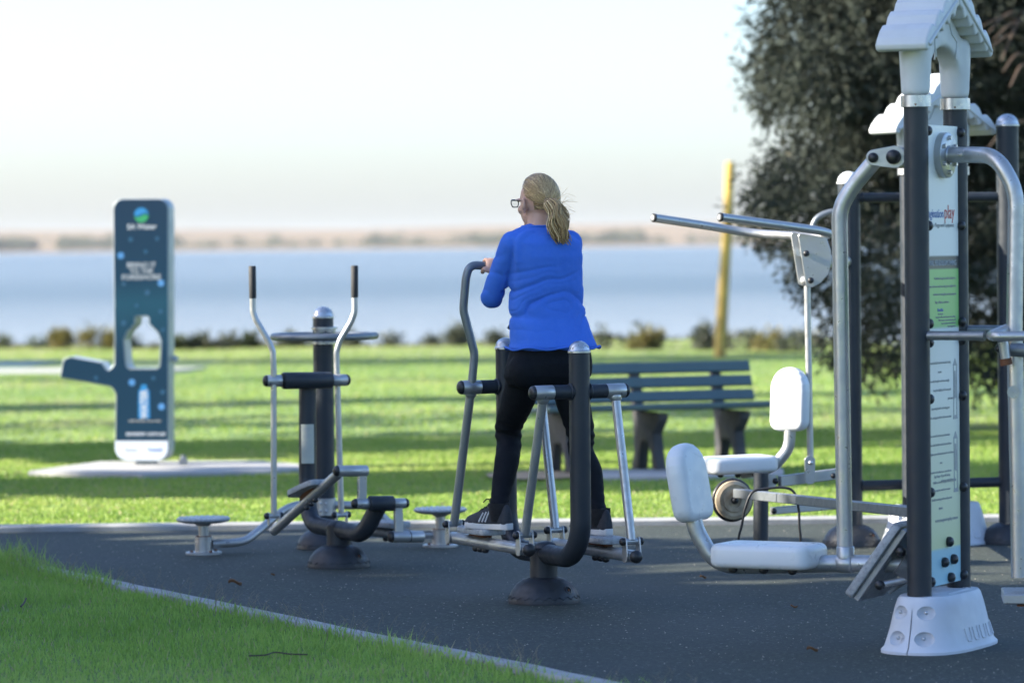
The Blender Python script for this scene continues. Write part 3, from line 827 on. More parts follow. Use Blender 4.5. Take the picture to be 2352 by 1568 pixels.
def bolt_cap(root, p, ax, r, name='bolt_cap', m='black'):
    mb = MB(); ax = Vector(ax).normalized()
    mb.lathe([(r * 0.96, -0.002), (r, 0.004), (r, r * 0.45)] + [(r * math.cos(t), r * 0.45 + r * 0.75 * math.sin(t)) for t in np.linspace(0.15, math.pi / 2, 5)], p, ax, 16)
    return put(name, mb, M[m], root, 50)
def weld(mb, p, ax, r):
    """a little bead where tubes meet"""
    u, w, t = frame(ax)
    mb.tube([Vector(p) + (u * math.cos(a) + w * math.sin(a)) * r for a in np.linspace(0, 2 * math.pi, 17)], 0.005, 5, False)
def hub(root, a, b, r, m, name='hub', end=None, cap='black', capr=1.0):
    mb = MB(); mb.cyl(a, b, r, 22, 0.003); o = put(name, mb, M[m], root, 50)
    if end is not None:
        d = (Vector(b) - Vector(a)).normalized()
        mb = MB(); mb.lathe([(r * 0.99, 0.0), (r * 0.99, 0.004)] + [(r * 0.96 * math.cos(t), 0.004 + 0.018 * math.sin(t)) for t in np.linspace(0, math.pi / 2, 6)], b, d, 22)
        put('end_cap', mb, M[cap], o, 50)
    return o
def joint(root, p, rt, up, half=0.030, r=0.013, ball=0.017):
    """pivot sleeve with two ears and two black balls, axis rt"""
    mb = MB(); mb.cyl(p - rt * half, p + rt * half, r, 14); o = put('pivot_sleeve', mb, M['silver'], root)
    for s in (-1, 1): bolt_cap(o, p + rt * s * (half + 0.006), rt * s, ball)
    return o
def tread_plate(root, c, fwd, rt, up, L=0.29, W=0.135, th=0.026):
    out = round_poly([(-L / 2, -W * 0.42), (-L * 0.1, -W * 0.5), (L * 0.30, -W * 0.5), (L / 2, -W * 0.30), (L / 2, W * 0.30), (L * 0.30, W * 0.5), (-L * 0.1, W * 0.5), (-L / 2, W * 0.42)], 0.03, 4)
    mb = MB(); mb.prism(out, c, fwd, rt.cross(fwd).cross(fwd) * -1 if False else up.cross(fwd), th, 0.005, 2)
    o = put('foot_plate', mb, M['tread'], root)
    mb = MB(); sd = up.cross(fwd)
    for i in range(-3, 4):
        for j in range(-1, 2):
            q = c + fwd * (i * L * 0.12) + sd * (j * W * 0.28) + up * (th / 2)
            mb.box(q, fwd * 0.022, sd * 0.006, 0.004, 0.001)
    g = put('tread_ribs', mb, M['tread'], o)
    return o

# ------------------------------------------------------------------ air walker under the woman
aw = thing('walking_machine', 'dark two-post air walker with silver swinging foot bars that the woman stands on', 'exercise machine', G(1252, 1385))
PF, PR = at(1332, 1000, 16.27), at(1163, 1000, 16.97)
PF.z = PR.z = 0
FW = (PR - PF).normalized(); RT = V(FW.y, -FW.x, 0)
MID = (PF + PR) / 2
aw.location = (MID.x, MID.y, 0)
UB = 0.212
mb = MB(); mb.tube(fillet([PF + Z * 1.094, PF + Z * UB, PR + Z * UB, PR + Z * 1.094], 0.17, 10), 0.0445, 26); put('frame_tube', mb, M['dark'], aw, 60)
mb = MB(); mb.tube([MID - Z * 0.01, MID + Z * 0.15, MID + Z * 0.24], [0.061, 0.060, 0.058], 26)
mb.dome(MID + Z * 0.238 - FW * 0.02, Z, 0.052, 0.030, 22); put('stem', mb, M['dark'], aw, 60)
dome_base(aw, MID)
post_cap(aw, PF + Z * 1.094, 0.0445); post_cap(aw, PR + Z * 1.094, 0.0445)
HZ = 0.925
for P in (PF, PR):
    mb = MB(); mb.cyl(P + Z * HZ - RT * 0.123, P + Z * HZ + RT * 0.123, 0.0305, 24)
    for s in (-1, 1): weld(mb, P + Z * HZ + RT * s * 0.046, RT, 0.032)
    put('crossbar', mb, M['dark'], aw, 50)
SWL, SWR = 0.21, -0.15
RODL = 0.65
def rod_end(P, side):
    sw = SWL if side < 0 else SWR
    h = P + Z * HZ + RT * side * 0.166
    return h, h + FW * sw - Z * math.sqrt(RODL ** 2 - sw ** 2)
JN = {}
for nm, P in (('f', PF), ('r', PR)):
    for side in (-1, 1):
        h, e = rod_end(P, side)
        hub(aw, P + Z * HZ + RT * side * 0.1235, P + Z * HZ + RT * side * 0.212, 0.0312, 'silver', 'hub', True)
        d = (e - h).normalized()
        mb = MB(); mb.tube([h + d * 0.02, e - d * 0.005], 0.0195, 20)
        mb.lathe([(0.027, 0.024), (0.027, 0.034), (0.0195, 0.046)], h, d, 20)
        put('swing_rod', mb, M['silver'], aw, 50)
        joint(aw, e, RT, Z)
        JN[nm, side] = e
# pedal bars hang below the joints from flat ears
for side in (-1, 1):
    a, b_ = JN['f', side], JN['r', side]
    dr = 0.062
    A, B = a - Z * dr, b_ - Z * dr
    ax = (A - B).normalized()
    mb = MB(); mb.tube(fillet([b_ - Z * dr - ax * 0.012, A + ax * 0.035], 0.02), 0.0265, 22)
    mb.dome(B - ax * 0.012, -ax, 0.0265, 0.02, 20)
    br = put('pedal_bar', mb, M['silver'], aw, 50)
    for q in (a, b_):
        for s in (-1, 1):
            mb = MB(); out = round_poly([(-0.016, 0.018), (0.016, 0.018), (0.026, -dr), (0.018, -dr - 0.026), (-0.018, -dr - 0.026), (-0.026, -dr)], 0.012, 4)
            mb.prism(out, q + RT * s * 0.0315, -FW, Z, 0.006, 0.0012, 1); put('ear', mb, M['silver'], br)
    bolt_cap(br, A + ax * 0.034, ax, 0.0275)
    c = A.lerp(B, 0.62 if side < 0 else 0.40) + Z * 0.0525
    tread_plate(aw, c, FW, RT, Z, 0.315, 0.14)
    mb = MB(); mb.box(c - Z * 0.02, FW * 0.16, RT * 0.04, 0.016, 0.002); put('rusty_bracket', mb, M['rust'], br)
    for k in (-1, 0, 1): bolt_cap(br, c - Z * 0.078 + FW * k * 0.052, -Z, 0.0165)
PEDAL = {s: JN['f', s].lerp(JN['r', s], 0.62 if s < 0 else 0.40) - Z * 0.062 + Z * 0.0525 + Z * 0.013 for s in (-1, 1)}
# handles: the rear rods carried on upwards and bent inwards
HAND = {}
for side in (-1, 1):
    h, e = rod_end(PR, side)
    d = (h - e).normalized()
    k = -1 if side > 0 else 1
    if side < 0:
        Yh = h.y
        pts = [at(1084, 870, Yh), at(1090, 812, Yh - 0.01), at(1064, 712, Yh - 0.02), at(1070, 640, Yh - 0.03), at(1078, 609, Yh - 0.03), at(1150, 611, Yh + 0.02)]
        pts[0] = h + d * 0.02
    else:
        pts = [h + d * 0.02, h + d * 0.13, h + Z * 0.30 + FW * 0.14 + RT * 0.02, h + Z * 0.44 + FW * 0.13, h + Z * 0.52 + FW * 0.12 - RT * 0.01, h + Z * 0.52 + FW * 0.13 - RT * 0.13]
    mb = MB(); mb.tube(fillet(pts, [0.1, 0.12, 0.12, 0.05], 8), 0.0185, 20); put('handle', mb, M['grey'], aw, 60)
    HAND[side] = (pts[-2].lerp(pts[-1], 0.72), (pts[-1] - pts[-2]).normalized())

# ------------------------------------------------------------------ elliptical trainer
et = thing('elliptical_trainer', 'empty elliptical trainer with two upright black-gripped bars left of the woman', 'exercise machine', G(778, 1303))
YP, YC, YL, YR2 = 18.86, 18.22, 18.78, 18.95
pT, pB = at(706, 882, YP), at(706, 1147, YP)
p = [pT, at(706, 1100, YP), at(709, 1204, YP - 0.04), at(835, 1229, YC + 0.06), at(872, 1158, YC)]
mb = MB(); mb.tube(fillet(p, [0.05, 0.16, 0.12], 9), 0.0425, 24); put('frame_tube', mb, M['dark'], et, 60)
c0 = G(778, 1301); et.location = (c0.x, c0.y, 0)
mb = MB(); mb.tube([c0 - Z * 0.01, c0 + Z * 0.2], [0.060, 0.057], 24); mb.dome(c0 + Z * 0.197, Z, 0.053, 0.028, 22); put('stem', mb, M['dark'], et, 60)
dome_base(et, c0, 0.97)
def px_(a, b, Y): return at(a, b, Y)
ra = (at(799, 872, YR2) - at(605, 874, YL)).normalized()
a, b_ = at(650, 874, YL + 0.02), at(760, 873, YP + 0.05)
mb = MB(); mb.cyl(a, b_, 0.0415, 26, 0.003); put('crossbar', mb, M['dark'], et, 50)
mb = MB(); mb.cyl(a - ra * 0.004, a, 0.036, 20); mb.cyl(b_, b_ + ra * 0.004, 0.036, 20); put('washer', mb, M['black'], et)
hub(et, a - ra * 0.004, at(613, 874.5, YL), 0.029, 'silver', 'hub', True)
hub(et, b_ + ra * 0.004, at(795, 872.5, YR2), 0.029, 'silver', 'hub', True)
lp = [at(580.5, 684, YL), at(581, 715, YL), at(588, 735, YL), at(616, 782, YL), at(627, 806, YL), at(628.5, 846, YL), at(629, 1182, YL)]
rp = [at(814.5, 682, YR2), at(815, 716, YR2), at(807, 738, YR2), at(781, 782, YR2), at(773, 808, YR2), at(774, 850, YR2), at(784, 1180, YR2)]
for q, g in ((lp, (579.3, 610.5)), (rp, (814.3, 609.5))):
    mb = MB(); mb.tube(fillet(q, [0.08, 0.08, 0.08, 0.08, 0.1], 6), 0.0150, 18); h = put('lever', mb, M['silver'], et, 60)
    Yq = YL if q is lp else YR2
    mb = MB(); mb.tube([at(*g, Yq), at(*g, Yq) - Z * 0.004, q[0] + Z * 0.003, q[0] - Z * 0.003], [0.0145, 0.0182, 0.0178, 0.016], 18); put('grip', mb, M['grip'], h, 50)
et_rt, et_fw = RT, FW
for q in (lp[-1], rp[-1]):
    j = joint(et, q - Z * 0.004, RT, Z, 0.026, 0.0125, 0.0165)
    for s in (-1, 1):
        mb = MB(); mb.prism(round_poly([(-0.013, 0.014), (0.013, 0.014), (0.016, -0.05), (-0.016, -0.05)], 0.01, 4), q + RT * s * 0.027, -FW, Z, 0.006, 0.001, 1); put('ear', mb, M['silver'], j)
# cranks
cb0, cb1 = at(847, 1156, YC - 0.02), at(903, 1155.5, YC + 0.03)
mb = MB(); mb.cyl(cb0, cb1, 0.0365, 24, 0.003); put('crank_housing', mb, M['dark'], et, 50)
cd = (cb1 - cb0).normalized()
hub(et, cb0, at(817, 1156, YC - 0.05), 0.0245, 'silver', 'crank_hub', True)
hub(et, cb1, at(930, 1155, YC + 0.06), 0.0245, 'silver', 'crank_hub', True)
t0, t1 = at(831, 1152, YC - 0.03), at(832, 1084, YC - 0.03)
mb = MB(); mb.box((t0 + t1) / 2, cd * 0.042, (t0 - t1), 0.026, 0.004); put('crank_arm', mb, M['silver'], et)
hub(et, at(843, 1081, YC - 0.02), at(775, 1081, YC - 0.09), 0.0265, 'silver', 'pedal_hub', True)
mb = MB(); mb.cyl(at(806, 1081, YC - 0.055), at(807.5, 1081, YC - 0.053), 0.0275, 22); put('seam_ring', mb, M['black'], et)
t0, t1 = at(914, 1158, YC + 0.045), at(916, 1226, YC + 0.045)
mb = MB(); mb.box((t0 + t1) / 2, cd * 0.042, (t0 - t1), 0.026, 0.004); put('crank_arm', mb, M['silver'], et)
hub(et, at(972, 1232, YC + 0.09), at(901, 1232, YC + 0.03), 0.0275, 'silver', 'pedal_hub', True)
mb = MB(); mb.cyl(at(938, 1232, YC + 0.06), at(939.5, 1232, YC + 0.062), 0.0285, 22); put('seam_ring', mb, M['black'], et)
# pedal bars
a, b_ = at(629, 1219, YL - 0.02), at(781, 1084, YC - 0.085)
mb = MB(); mb.tube([a, b_], 0.0235, 20); mb.dome(a, a - b_, 0.0235, 0.014, 18); bl = put('pedal_bar', mb, M['silver'], et, 50)
fw = (a - b_).normalized(); sd = RT; up = sd.cross(fw); up = up if up.z > 0 else -up
c = a.lerp(b_, 0.56) + up * 0.052
f2 = V(fw.x, fw.y, fw.z * 0.6).normalized(); u2 = RT.cross(f2)
if u2.z < 0: u2 = -u2
tread_plate(et, c, f2, RT, u2, 0.30, 0.14, 0.028)
mb = MB(); mb.box(c - up * 0.026, fw * 0.14, sd * 0.04, 0.024, 0.002); put('rusty_bracket', mb, M['rust'], bl)
for k in (-1, 0, 1): bolt_cap(bl, c - up * 0.075 + fw * k * 0.05, -up, 0.014)
a, b_ = at(786, 1212, YR2), at(958, 1232, YC + 0.10)
mb = MB(); mb.tube([a, b_], 0.0235, 20); bl = put('pedal_bar', mb, M['silver'], et, 50)
c = a.lerp(b_, 0.60) + Z * 0.046; fw = (a - b_).normalized()
tread_plate(et, c, fw, RT, RT.cross(fw) if RT.cross(fw).z > 0 else -RT.cross(fw), 0.30, 0.14, 0.028)
for k in (-1, 0, 1): bolt_cap(bl, c - Z * 0.07 + fw * k * 0.05 - fw * 0.04, -Z, 0.014)
# instruction plate on the post
c = at(706.5, 1018, YP) ; vdir = (CO - c); vdir.z = 0; vdir.normalize()
mb = MB(); n = 9; rows = []
wv, uv = Z, Z.cross(vdir)
for zz in (-0.096, 0.096):
    rows.append([c + Z * zz + (vdir * math.cos(t) + uv * math.sin(t)) * 0.0445 for t in np.linspace(-0.78, 0.78, n)])
k0 = mb.ring(rows[0]); k1 = mb.ring(rows[1])
for i in range(n - 1): mb.f.append((k0[i], k0[i + 1], k1[i + 1], k1[i]))
mpl, nt, b = nodes('instruction_plate')
v = objc(nt); b.inputs['Base Color'].default_value = (0.42, 0.43, 0.36, 1); b.inputs['Roughness'].default_value = 0.5
pl = put('instruction_plate', mb, mpl, et)
mb = MB()
for r_ in range(19):
    zz = 0.078 - r_ * 0.0078
    if r_ in (3, 7): continue
    x1 = random.uniform(0.25, 0.62); x0 = -0.62
    ts = np.linspace(x0, x1, 6)
    hh = 0.0022 if r_ else 0.004
    q0 = mb.ring([c + Z * (zz - hh) + (vdir * math.cos(t) + uv * math.sin(t)) * 0.0452 for t in ts]); q1 = mb.ring([c + Z * (zz + hh * 0.3) + (vdir * math.cos(t) + uv * math.sin(t)) * 0.0452 for t in ts])
    for i in range(5): mb.f.append((q0[i], q0[i + 1], q1[i + 1], q1[i]))
put('print_lines', mb, M['inkgrey'], pl)

# ------------------------------------------------------------------ waist twister with steering ring and round standing discs
YW = 19.75
cw = at(743, 1100, YW); cw.z = 0
tw = thing('waist_twister', 'waist twister post with horizontal steering ring and two round standing discs, behind the elliptical trainer', 'exercise machine', (cw.x, cw.y, 0))
zt = at(742, 728, YW).z
mb = MB(); mb.tube([at(746, 1200, YW), at(742, 728, YW)], 0.053, 26); put('post', mb, M['dark'], tw, 60)
post_cap(tw, at(742, 728, YW), 0.053)
dome_base(tw, V(at(746, 1240, YW).x, YW - 0.02, 0), 0.92)
zr = at(745, 772, YW).z
cr_ = V(at(745, 772, YW).x, YW, zr)
mb = MB(); mb.tube([cr_ + V(0.262 * math.cos(t), 0.262 * math.sin(t), 0) for t in np.linspace(0, 2 * math.pi, 49)], 0.0185, 14, False)
ring = put('steering_ring', mb, M['grey'], tw, 60)
for k in range(3):
    a = math.radians(100 + 120 * k); mb = MB(); mb.tube([cr_ + V(0.05 * math.cos(a), 0.05 * math.sin(a), 0.0), cr_ + V(0.26 * math.cos(a), 0.26 * math.sin(a), 0)], 0.013, 12); put('spoke', mb, M['grey'], ring)
mb = MB(); mb.lathe([(0.056, 0.0), (0.058, 0.004), (0.058, 0.022), (0.068, 0.026), (0.068, 0.034), (0.056, 0.038)], cr_ + Z * 0.012, n=28); put('collar', mb, M['steel'], tw, 40)
mb = MB(); mb.lathe([(0.055, 0.0), (0.060, 0.002), (0.060, 0.014), (0.056, 0.018)], cr_ - Z * 0.042, n=28); put('collar', mb, M['steel'], tw, 40)
cl = at(745, 1163, YW)
mb = MB(); mb.lathe([(0.056, -0.045), (0.062, -0.042), (0.062, 0.042), (0.056, 0.045)], cl, n=28); cp = put('clamp', mb, M['silver'], tw, 40)
for dx in (-0.018, 0.012):
    for dz in (-0.018, 0.02): bolt_cap(cp, cl + V(dx, -0.060, dz), V(0, -1, 0), 0.007, 'bolt', 'steel')
arms = [[cl + V(-0.05, -0.02, 0.01), at(681, 1160, YW - 0.05), at(643, 1178, YW - 0.1), at(590, 1222, YW - 0.2), at(556, 1243, YW - 0.25), at(488, 1249, YW - 0.30)],
        [cl + V(0.05, 0.0, 0.01), at(800, 1160, YW), at(850, 1164, YW - 0.01), at(900, 1205, YW + 0.0), at(940, 1225, YW + 0.02), at(1002, 1227, YW + 0.03)]]
for q in arms:
    mb = MB(); mb.tube(spline(q, 7), 0.0215, 16); put('arm', mb, M['silver'], tw, 60)
for px, pyd, pyf, Yd in [(467, 1194, 1273, YW - 0.30), (1011, 1172.5, 1253.5, YW + 0.03)]:
    d = at(px, pyd, Yd); x, z = d.x, d.z; b0 = V(x, Yd, 0)
    mb = MB(); prof = [(0.006, -0.014), (0.10, -0.013), (0.128, -0.006), (0.139, 0.004), (0.136, 0.010), (0.006, 0.011)]
    mb.lathe(prof, d, n=36); dk = put('standing_disc', mb, M['tread'], tw, 40)
    mb = MB()
    for k in range(5):
        rr = 0.022 + 0.025 * k
        for j in range(6 + 5 * k):
            a = 2 * math.pi * j / (6 + 5 * k); mb.lathe([(0.0095, 0.0), (0.0085, 0.005), (0.006, 0.006)], d + V(rr * math.cos(a), rr * math.sin(a), 0.0105), n=8)
    put('grip_studs', mb, M['steel'], dk)
    mb = MB(); mb.tube([b0 + Z * 0.075, b0 + Z * (z - 0.012)], 0.026, 20); mb.lathe([(0.03, 0), (0.055, 0.014)], d - Z * 0.028, n=20); put('spindle', mb, M['silver'], tw, 50)
    mb = MB(); mb.tube([b0 + Z * 0.004, b0 + Z * 0.088], 0.0445, 24); sl_ = put('stand_tube', mb, M['silver'], tw, 50)
    mb = MB(); mb.tube([b0 + Z * 0.080, b0 + Z * 0.0915], [0.0448, 0.040], 24); put('rust_stain', mb, M['rust'], sl_)
    mb = MB(); mb.lathe([(0.092, 0.0), (0.092, 0.009), (0.088, 0.011), (0.04, 0.011)], b0, n=32); fl = put('foot_flange', mb, M['silver'], tw, 40)
    for k in range(4):
        a = math.radians(35 + 90 * k); bolt_cap(fl, b0 + V(0.07 * math.cos(a), 0.07 * math.sin(a), 0.011), Z, 0.009, 'bolt', 'rust')

# ------------------------------------------------------------------ the two roofed stations
def boot(root, c, p, n):
    def ring(hl, hw, z, k=44, e=3.2):
        out = []
        for i in range(k):
            a = 2 * math.pi * i / k; ca, sa = math.cos(a), math.sin(a)
            out.append(c + p * (hl * abs(ca) ** (2 / e) * (1 if ca >= 0 else -1)) + n * (hw * abs(sa) ** (2 / 2.6) * (1 if sa >= 0 else -1)) + Z * z)
        return out
    H = 0.212
    mb = MB(); mb.loft([ring(0.335, 0.170, -0.002), ring(0.335, 0.170, 0.010), ring(0.322, 0.158, 0.022), ring(0.300, 0.140, 0.085), ring(0.298, 0.138, 0.092), ring(0.278, 0.122, 0.165), ring(0.266, 0.111, 0.200), ring(0.258, 0.104, 0.210), ring(0.24, 0.09, H)])
    base = mb.mesh('boot', ang=180)
    cut = MB()
    for s in (-1, 1):
        for zz, hl in ((0.155, 0.287), (0.060, 0.312)):
            q = c - p * (hl - 0.006) + n * s * 0.060 + Z * zz
            cut.ell(q, [n * 0.042, (p * 0.95 + Z * 0.05) * 0.040, Z * 0.028], 18, 10)
            q = c - p * (hl - 0.035) + n * s * 0.105 + Z * zz
    seam = MB(); seam.box(c - p * 0.325 + Z * 0.11, n * 0.005, p * 0.10, 0.26, 0)
    me = evald(base, [('BOOLEAN', dict(operation='DIFFERENCE', solver='EXACT', object=cut)), ('BOOLEAN', dict(operation='DIFFERENCE', solver='EXACT', object=seam))])
    fin(me, 32)
    o = put('base_boot', me, M['boot'], root)
    for s in (-1, 1):
        for zz, hl in ((0.155, 0.287), (0.060, 0.312)):
            bolt_cap(o, c - p * (hl - 0.020) + n * s * 0.05 + Z * zz, (-p + n * s).normalized(), 0.0075, 'bolt', 'steel')
    # raised loops moulded along each flank, and a line above them
    for s in (-1, 1):
        for k in range(5):
            u0 = -0.10 + k * 0.075
            mb = MB(); W_ = 0.046
            def sp(u, z):
                hw = 0.158 + (z - 0.022) * (-0.275) + 0.0005
                hl = 0.322 + (z - 0.022) * (-0.33)
                f = max(0.0, 1 - (abs(u) / hl) ** 3.2) ** (1 / 2.6)
                return c + p * u + n * s * hw * f + Z * z
            P = [sp(u0, 0.085), sp(u0, 0.045), sp(u0 + 0.006, 0.036), sp(u0 + W_ - 0.006, 0.036), sp(u0 + W_, 0.045), sp(u0 + W_, 0.085)]
            mb.tube(fillet(P, 0.006, 3), 0.0032, 6); put('moulded_loop', mb, M['boot'], o)
    for k in (0.0, 0.05):
        mb = MB(); mb.tube(fillet([c + p * (-0.1 + k) - n * 0.075 + Z * H, c + p * (0.17) - n * (0.075 - k * 0.4) + Z * H, c + p * 0.17 + n * (0.075 - k * 0.4) + Z * H, c + p * (-0.1 + k) + n * 0.075 + Z * H], 0.02, 3), 0.0028, 6); put('top_relief', mb, M['boot'], o)
    return o
def roof(root, c, p, n, s, z0, scale=1.0):
    """twin collars and tapered legs, arch wall, stepped gable roof; c mid point of the posts, z0 bottom of the collars"""
    for k in (-1, 1):
        b0 = c + p * k * s / 2
        mb = MB(); mb.lathe([(0.0475, 0), (0.0575, 0), (0.0575, 0.043), (0.0475, 0.043)], b0 + Z * z0, n=32); o = put('collar', mb, M['steel'], root, 40)
        q = b0 + Z * (z0 + 0.008) + (V(-0.12, -1, 0).normalized()) * 0.0572
        mb = MB(); mb.cyl(q - V(0, 0.001, 0), q + V(0, 0.002, 0), 0.004, 8); put('screw_hole', mb, M['rust'], o)
    mb = MB()
    for k in (-1, 1):
        b0 = c + p * k * s / 2
        mb.lathe([(0.0545, 0.0435), (0.0565, 0.10), (0.0605, 0.17), (0.0625, 0.24), (0.050, 0.272)], b0 + Z * z0, n=32)
    # wall between with an arch
    hs = s / 2
    out = [(-hs, 0.17), (-hs + 0.045, 0.13)]
    ar = hs - 0.045
    out += [(-ar * math.cos(t), 0.105 + ar * 0.80 * math.sin(t)) for t in np.linspace(0.15, math.pi - 0.15, 11)]
    out += [(hs - 0.045, 0.13), (hs, 0.17), (hs, 0.26), (0.0, 0.40), (-hs, 0.26)]
    mb.prism(out, c + Z * z0, p, Z, 0.085, 0.012, 3)
    me = evald(mb, [('REMESH', dict(mode='VOXEL', voxel_size=0.007)), ('SMOOTH', dict(iterations=14, factor=0.6))]); fin(me, 180)
    o = put('arch_leg_wall', me, M['plastic'], root)
    for sd in (-1, 1):                        # raised line framing the arch wall
        P = [(-0.105, 0.19), (-0.115, 0.255), (-0.06, 0.285), (-0.03, 0.335), (0.0, 0.35), (0.03, 0.335), (0.06, 0.285), (0.115, 0.255), (0.105, 0.19)]
        mb = MB(); mb.tube([c + p * a + n * sd * 0.0435 + Z * (z0 + h) for a, h in P], 0.0035, 6); put('wall_relief', mb, M['plastic'], o)
    # roof slopes: stepped slabs
    E, zi, za = 0.335, 0.205, 0.375            # half width, inner eave height, inner apex height
    for k in (-1, 1):
        out = [(0.0, za + 0.105), (0.0, za + 0.012)]
        N = 5
        for i in range(N):                      # underside bumps
            f0, f1 = (i + 0.15) / N, (i + 0.85) / N
            x0, x1 = k * E * (0.06 + 0.86 * f0), k * E * (0.06 + 0.86 * f1)
            g0, g1 = za - (za - zi) * (0.06 + 0.86 * f0), za - (za - zi) * (0.06 + 0.86 * f1)
            out += [(x0, g0 + 0.012), ((x0 + x1) / 2, (g0 + g1) / 2 - 0.016), (x1, g1 + 0.010)]
        out += [(k * E * 0.97, zi - 0.004), (k * (E + 0.010), zi + 0.006), (k * (E + 0.014), zi + 0.024), (k * (E - 0.002), zi + 0.050)]
        N = 4
        for i in range(N):                      # steps on top, eave to ridge
            f0, f1 = i / N, (i + 1) / N
            x0, x1 = (E - 0.015) * (1 - f0), (E - 0.015) * (1 - f1)
            h = lambda x: za + 0.105 - 0.232 * x / E
            out += [(k * (x0 - 0.014), h(x0 - 0.014) + 0.017), (k * (x1 + 0.034), h(x1 + 0.034) + 0.020), (k * (x1 + 0.014), h(x1 + 0.014) - 0.012)] if i < N - 1 else [(k * (x0 - 0.012), h(x0 - 0.012) + 0.012), (k * 0.012, h(0.0) + 0.010)]
        clean = [out[0]]
        for q in out[1:]:
            if (Vector(q) - Vector(clean[-1])).length > 0.004: clean.append(q)
        clean = round_poly(clean, 0.011, 3)
        mb = MB(); mb.prism(clean, c + p * k * 0.003 + Z * z0, p, Z, 0.206, 0.009, 3)
        sl_ = put('roof_slope', mb, M['plastic'], root, 60)
        for sd in (-1, 1):                       # proud rake edges at both gable ends
            Pk = [(k * 0.01, za + 0.045), (k * E * 0.5, (za + zi) / 2 + 0.035), (k * E * 0.98, zi + 0.022)]
            mb = MB(); mb.tube([c + p * a + n * sd * 0.104 + Z * (z0 + h) for a, h in Pk], 0.007, 8); put('rake_edge', mb, M['plastic'], sl_)
    mb = MB(); mb.tube([c + n * -0.112 + Z * (z0 + za + 0.112), c + n * 0.112 + Z * (z0 + za + 0.112)], 0.026, 16); put('ridge_cap', mb, M['plastic'], root, 50)

PANEL = {}
def panel_mat():
    m, nt, b = nodes('printed_panel')
    v = pos(nt); sp = nt.nodes.new('ShaderNodeSeparateXYZ'); nt.links.new(v, sp.inputs[0])
    mr = nt.nodes.new('ShaderNodeMapRange'); mr.inputs[1].default_value = 0.2; mr.inputs[2].default_value = 2.0; nt.links.new(sp.outputs[2], mr.inputs[0])
    w = (0.72, 0.74, 0.70)
    z = lambda q: (q - 0.2) / 1.8
    c = ramp(nt, mr.outputs[0], [(0.0, (0.33, 0.55, 0.62)), (z(0.375), (0.33, 0.55, 0.62)), (z(0.378), (0.62, 0.66, 0.36)), (z(0.47), (0.63, 0.67, 0.42)), (z(0.75), (0.66, 0.69, 0.54)), (z(1.0), w), (z(1.218), w), (z(1.220), (0.24, 0.52, 0.16)), (z(1.438), (0.24, 0.52, 0.16)), (z(1.440), (0.03, 0.04, 0.05)), (z(1.487), (0.03, 0.04, 0.05)), (z(1.489), w), (1.0, w)])
    nt.links.new(c, b.inputs['Base Color']); b.inputs['Roughness'].default_value = 0.35
    return m
M['panel'] = panel_mat()
def station_frame(root, c, p, n, s, z0, scale=1.0):
    for k in (-1, 1):
        mb = MB(); mb.tube([c + p * k * s / 2 + Z * 0.1, c + p * k * s / 2 + Z * (z0 + 0.03)], 0.0465, 28); put('post', mb, M['dark'], root, 60)
    boot(root, c, p, n)
    roof(root, c, p, n, s, z0)

# front station: leg press on its left, pendulum swing on its right
PA, PB = at(2107, 700, 14.45), at(2197, 700, 14.81); PA.z = PB.z = 0
P1 = (PB - PA); S1 = P1.length; P1.normalize(); N1 = V(P1.y, -P1.x, 0); C1 = (PA + PB) / 2
st = thing('leg_press_station', 'near pale-roofed two-post fitness station with leg press seat and pendulum swing, at the right edge', 'exercise machine', (C1.x, C1.y, 0))
Z1 = at(2106, 246, 14.45).z
station_frame(st, C1, P1, N1, S1, Z1)
hw = S1 / 2 - 0.030
pc = C1 + N1 * 0.020
mb = MB(); mb.prism(rect(2 * hw, 1.745, 0.012, 3), pc + Z * 1.113, P1, Z, 0.008, 0.001, 1); pn = put('info_panel', mb, M['panel'], st)
pf = pc + N1 * 0.0048
def ptext(body, z, size, m, u=0.0, align='CENTER', bold=0.0, sq=1.0):
    text(body, size, pf + P1 * u + Z * z, P1, Z, m, pn, 'lettering', align, bold, sq)
ptext('imagination', 1.650, 0.048, M['inkblue'], 0.012, 'RIGHT', 0.0, 0.92); ptext('play', 1.655, 0.075, M['inkred'], 0.018, 'LEFT', 0.0, 0.9)
ptext('Active Playground Equipment', 1.607, 0.022, M['inkgrey'], 0.118, 'RIGHT')
ptext('ROYAL PENDULUM SWING', 1.463, 0.030, M['inkwhite'], 0.140, 'RIGHT', 0.0, 0.85)
g_lines = ['Pendulum Swing is an ideal activity for a', 'hip and torso work-out, using your weight to be', 'resistance to strengthen muscle groups in', 'hips, obliques, and torso.']
for i, t_ in enumerate(g_lines): ptext(t_, 1.405 - i * 0.030, 0.014, M['inkgrey'], 0.135 if i < 3 else 0.06, 'RIGHT')
ptext('Benefits:', 1.285, 0.017, M['inkblue'], 0.0, 'RIGHT', 0.0004)
for i, t_ in enumerate(['Low impact.', 'Strengthens the muscles in your core and hips.', 'Aids to increase core development, with', 'increased movement of the body.', 'improving posture.']): ptext(t_, 1.270 - i * 0.0 - 0.012 * i, 0.011, M['inkgrey'], 0.13 if i else 0.0, 'RIGHT')
ptext('Instructions:', 1.185, 0.016, M['inkblue'], 0.02, 'RIGHT')
ins = ['stand and hold onto the handles firmly.', 'secure.', 'feet on the footplate and arms straight.', 'keep feet lightly and do not push.', 'joint muscles.', 'by moving handles and swing your', 'lower muscles, swinging in side to side momentum', '', 'in a smooth and even paced motion.', 'correct posture with shoulders back, head and knee', 'to tighten your abdominal muscles. Look forward,', 'ease.', 'remember to breathe in at a smooth rate.', 'swing to a stop before exit.', 'of appropriate muscles to ensure', 'slowly to resting position and prevent', 'injuries.']
